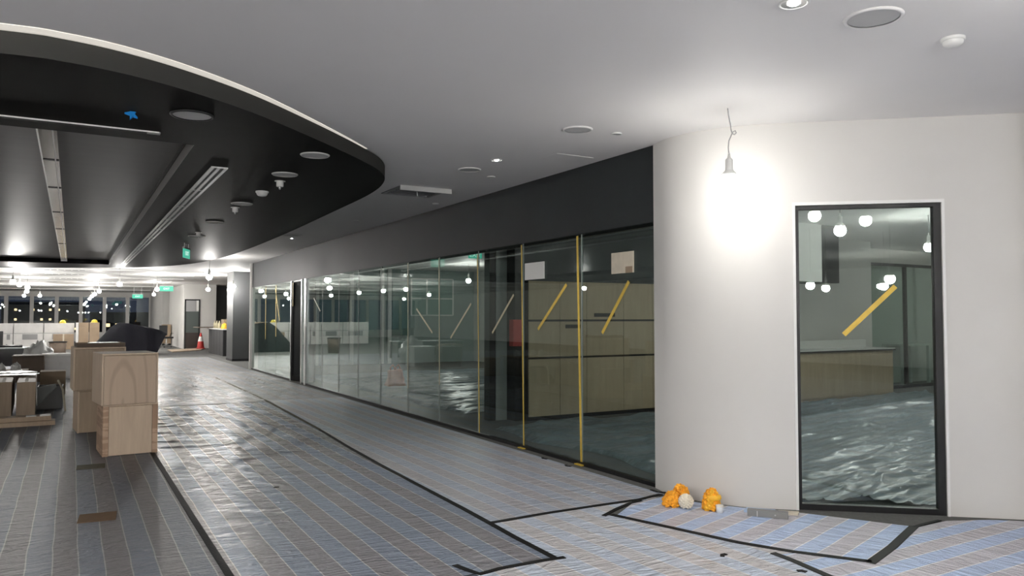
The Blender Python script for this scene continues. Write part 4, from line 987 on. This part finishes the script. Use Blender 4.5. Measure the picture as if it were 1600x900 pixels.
def hat(label, x, y, z):
    t = thing('hard_hat', label, 'hard hat', (x, y, z), group='yellow hard hats')
    sh = part('shell', MB().lathe([(0, 0.15), (0.05, 0.145), (0.10, 0.115), (0.13, 0.06), (0.135, 0.01)], 20), HAT, t, smooth=True)
    part('brim', MB().lathe([(0.13, 0.012), (0.175, 0.004), (0.175, 0.0), (0.13, 0.004)], 20), HAT, t)
    part('ridge', bx(-0.012, 0.012, -0.10, 0.10, 0.11, 0.16), HAT, sh)
hat('yellow hard hat on the wrapped white cabinet', -0.36, 42.0, 1.2)
hat('yellow hard hat on the tall brown carton', 0.93, 41.1, 1.23)
# black tarpaulin
prof = [(0.55, 0.10), (0.80, 0.48), (1.02, 0.72), (1.31, 1.07), (1.60, 1.27), (2.0, 1.24), (2.29, 1.17), (2.82, 1.05), (3.10, 0.97), (3.29, 0.88)]
def pz(x):
    for (a, za), (b, zb) in zip(prof, prof[1:]):
        if a <= x <= b: return za + (zb - za) * (x - a) / (b - a)
    return prof[-1][1]
mb = MB(); nx, ny = 44, 22; V = []
for i in range(nx + 1):
    x = 0.55 + (3.29 - 0.55) * i / nx; top = pz(x); row = []
    for j in range(ny + 1):
        v = j / ny * 2 - 1
        hh = max(0.0, 1 - abs(v) ** 1.7)
        edge_low = 0.02 if x < 2.93 else 0.02 + (x - 2.93) / 0.36 * 0.80
        z = edge_low + (top - edge_low) * hh + 0.05 * noise.noise(Vector((x * 2.5, v * 3, 1.0))) * (1 - abs(v)) * (0 if abs(v) < 0.05 else 1)
        y = 34.0 + v * (0.75 if x < 2.6 else 0.75 - 0.3 * (x - 2.6)) + 0.05 * noise.noise(Vector((x * 3, v, 4)))
        row.append(mb.bm.verts.new((x, y, max(0.008, z))))
    V.append(row)
for i in range(nx):
    for j in range(ny): mb.bm.faces.new((V[i][j], V[i + 1][j], V[i + 1][j + 1], V[i][j + 1]))
single('black_tarpaulin', mb, TARP, 'large black tarpaulin draped over a heap behind the crates', 'tarpaulin', smooth=True)
# dark counter by the column
dc = thing('dark_counter', 'black panelled counter left of the charcoal column', 'counter', (5.0, 30.8, 0))
for k in range(5): part('panel', bx(0, 0.03, 0.7 * k + 0.01, 0.7 * k + 0.69, 0, 1.0), mat('counter panel', (0.03, 0.03, 0.034), 0.4), dc)
part('body', bx(0.03, 0.6, 0, 3.5, 0, 1.0), BLACKP, dc)
part('worktop', bx(-0.05, 0.65, -0.05, 3.55, 1.0, 1.04), WHITEP, dc)
single('overhang_board', bx(4.55, 5.35, 33.9, 35.6, 1.041, 1.07), CARDD, 'thin dark board sticking out from the counter top', 'board')
single('counter_carton', bx(5.15, 5.55, 31.6, 32.2, 1.041, 1.40), CARD, 'brown carton on the dark counter', 'carton')
lump('orange_bundle', 'small orange bundle on the counter next to the column', 'bundle', (5.08, 31.0, 1.04), 0.12, 0.14, 0.2, MARIY, 2.0)
for k, y in enumerate((32.6, 33.2, 33.7)):
    single('glass_bottle', MB().lathe([(0, 0), (0.06, 0), (0.06, 0.18), (0.025, 0.24), (0.025, 0.30), (0, 0.30)], 14), PTAPE, ['yellowish bottle nearest the carton on the counter', 'middle yellowish bottle on the counter', 'farthest yellowish bottle on the counter'][k], 'bottle', (5.15, y, 1.04), smooth=True)
cn = thing('traffic_cone', 'red and white cone standing before the dark glazed door', 'cone', (5.2, 38.05, 0.036))
part('base', bx(-0.18, 0.18, -0.18, 0.18, 0, 0.03), RED, cn)
part('lower_cone', MB().lathe([(0.16, 0.03), (0.12, 0.33)], 20), RED, cn, smooth=True); part('white_band', MB().lathe([(0.12, 0.33), (0.07, 0.55)], 20), WHITEP, cn, smooth=True); part('tip', MB().lathe([(0.07, 0.55), (0.03, 0.72), (0, 0.72)], 20), RED, cn, smooth=True)
single('plywood_sheet', MB().prism([(3.7, 35.2), (5.0, 36.6), (5.45, 38.6), (3.75, 37.6)], 0.004, 0.035), PLY2, 'brown plywood sheet on the floor before the glazed door', 'board')
t = thing('brown_trolley', 'tall brown trolley beside the far white wall block', 'trolley', (4.1, 43.6, 0)); part('body', bx(0, 0.4, 0, 0.5, 0.12, 1.1), CARD, t)
for x in (0.05, 0.35): part('castor', MB().lathe([(0, 0), (0.06, 0.01), (0.06, 0.11), (0, 0.12)], 10), BLACKP, t, loc=(x, 0.1, 0))
# ceiling battens at the far end, beyond the canopy
for k, y in enumerate((28.0, 30.5, 33.5, 37.5, 42.5, 48.5)):
    struct('trim_%d' % (3 + k), bx(-12, 3.9, y, y + 0.12, CEIL - 0.035, CEIL), WHITEP)
for k, (x, y) in enumerate(((-0.2, 28.9), (-0.2, 31.8), (-0.2, 35.4))):
    t = thing('ceiling_grille', ['nearest dark grille in the ceiling beyond the black canopy', 'middle dark grille in the ceiling beyond the black canopy', 'farthest dark grille in the ceiling beyond the black canopy'][k], 'grille', (x, y, CEIL), group='dark ceiling grilles')
    part('frame', bx(-0.65, 0.65, -0.12, 0.12, -0.012, -0.0005), WHITEP, t)
    for q in range(6): part('slot', bx(-0.6 + 0.2 * q, -0.45 + 0.2 * q, -0.09, 0.09, -0.016, -0.012), BLACKP, t)
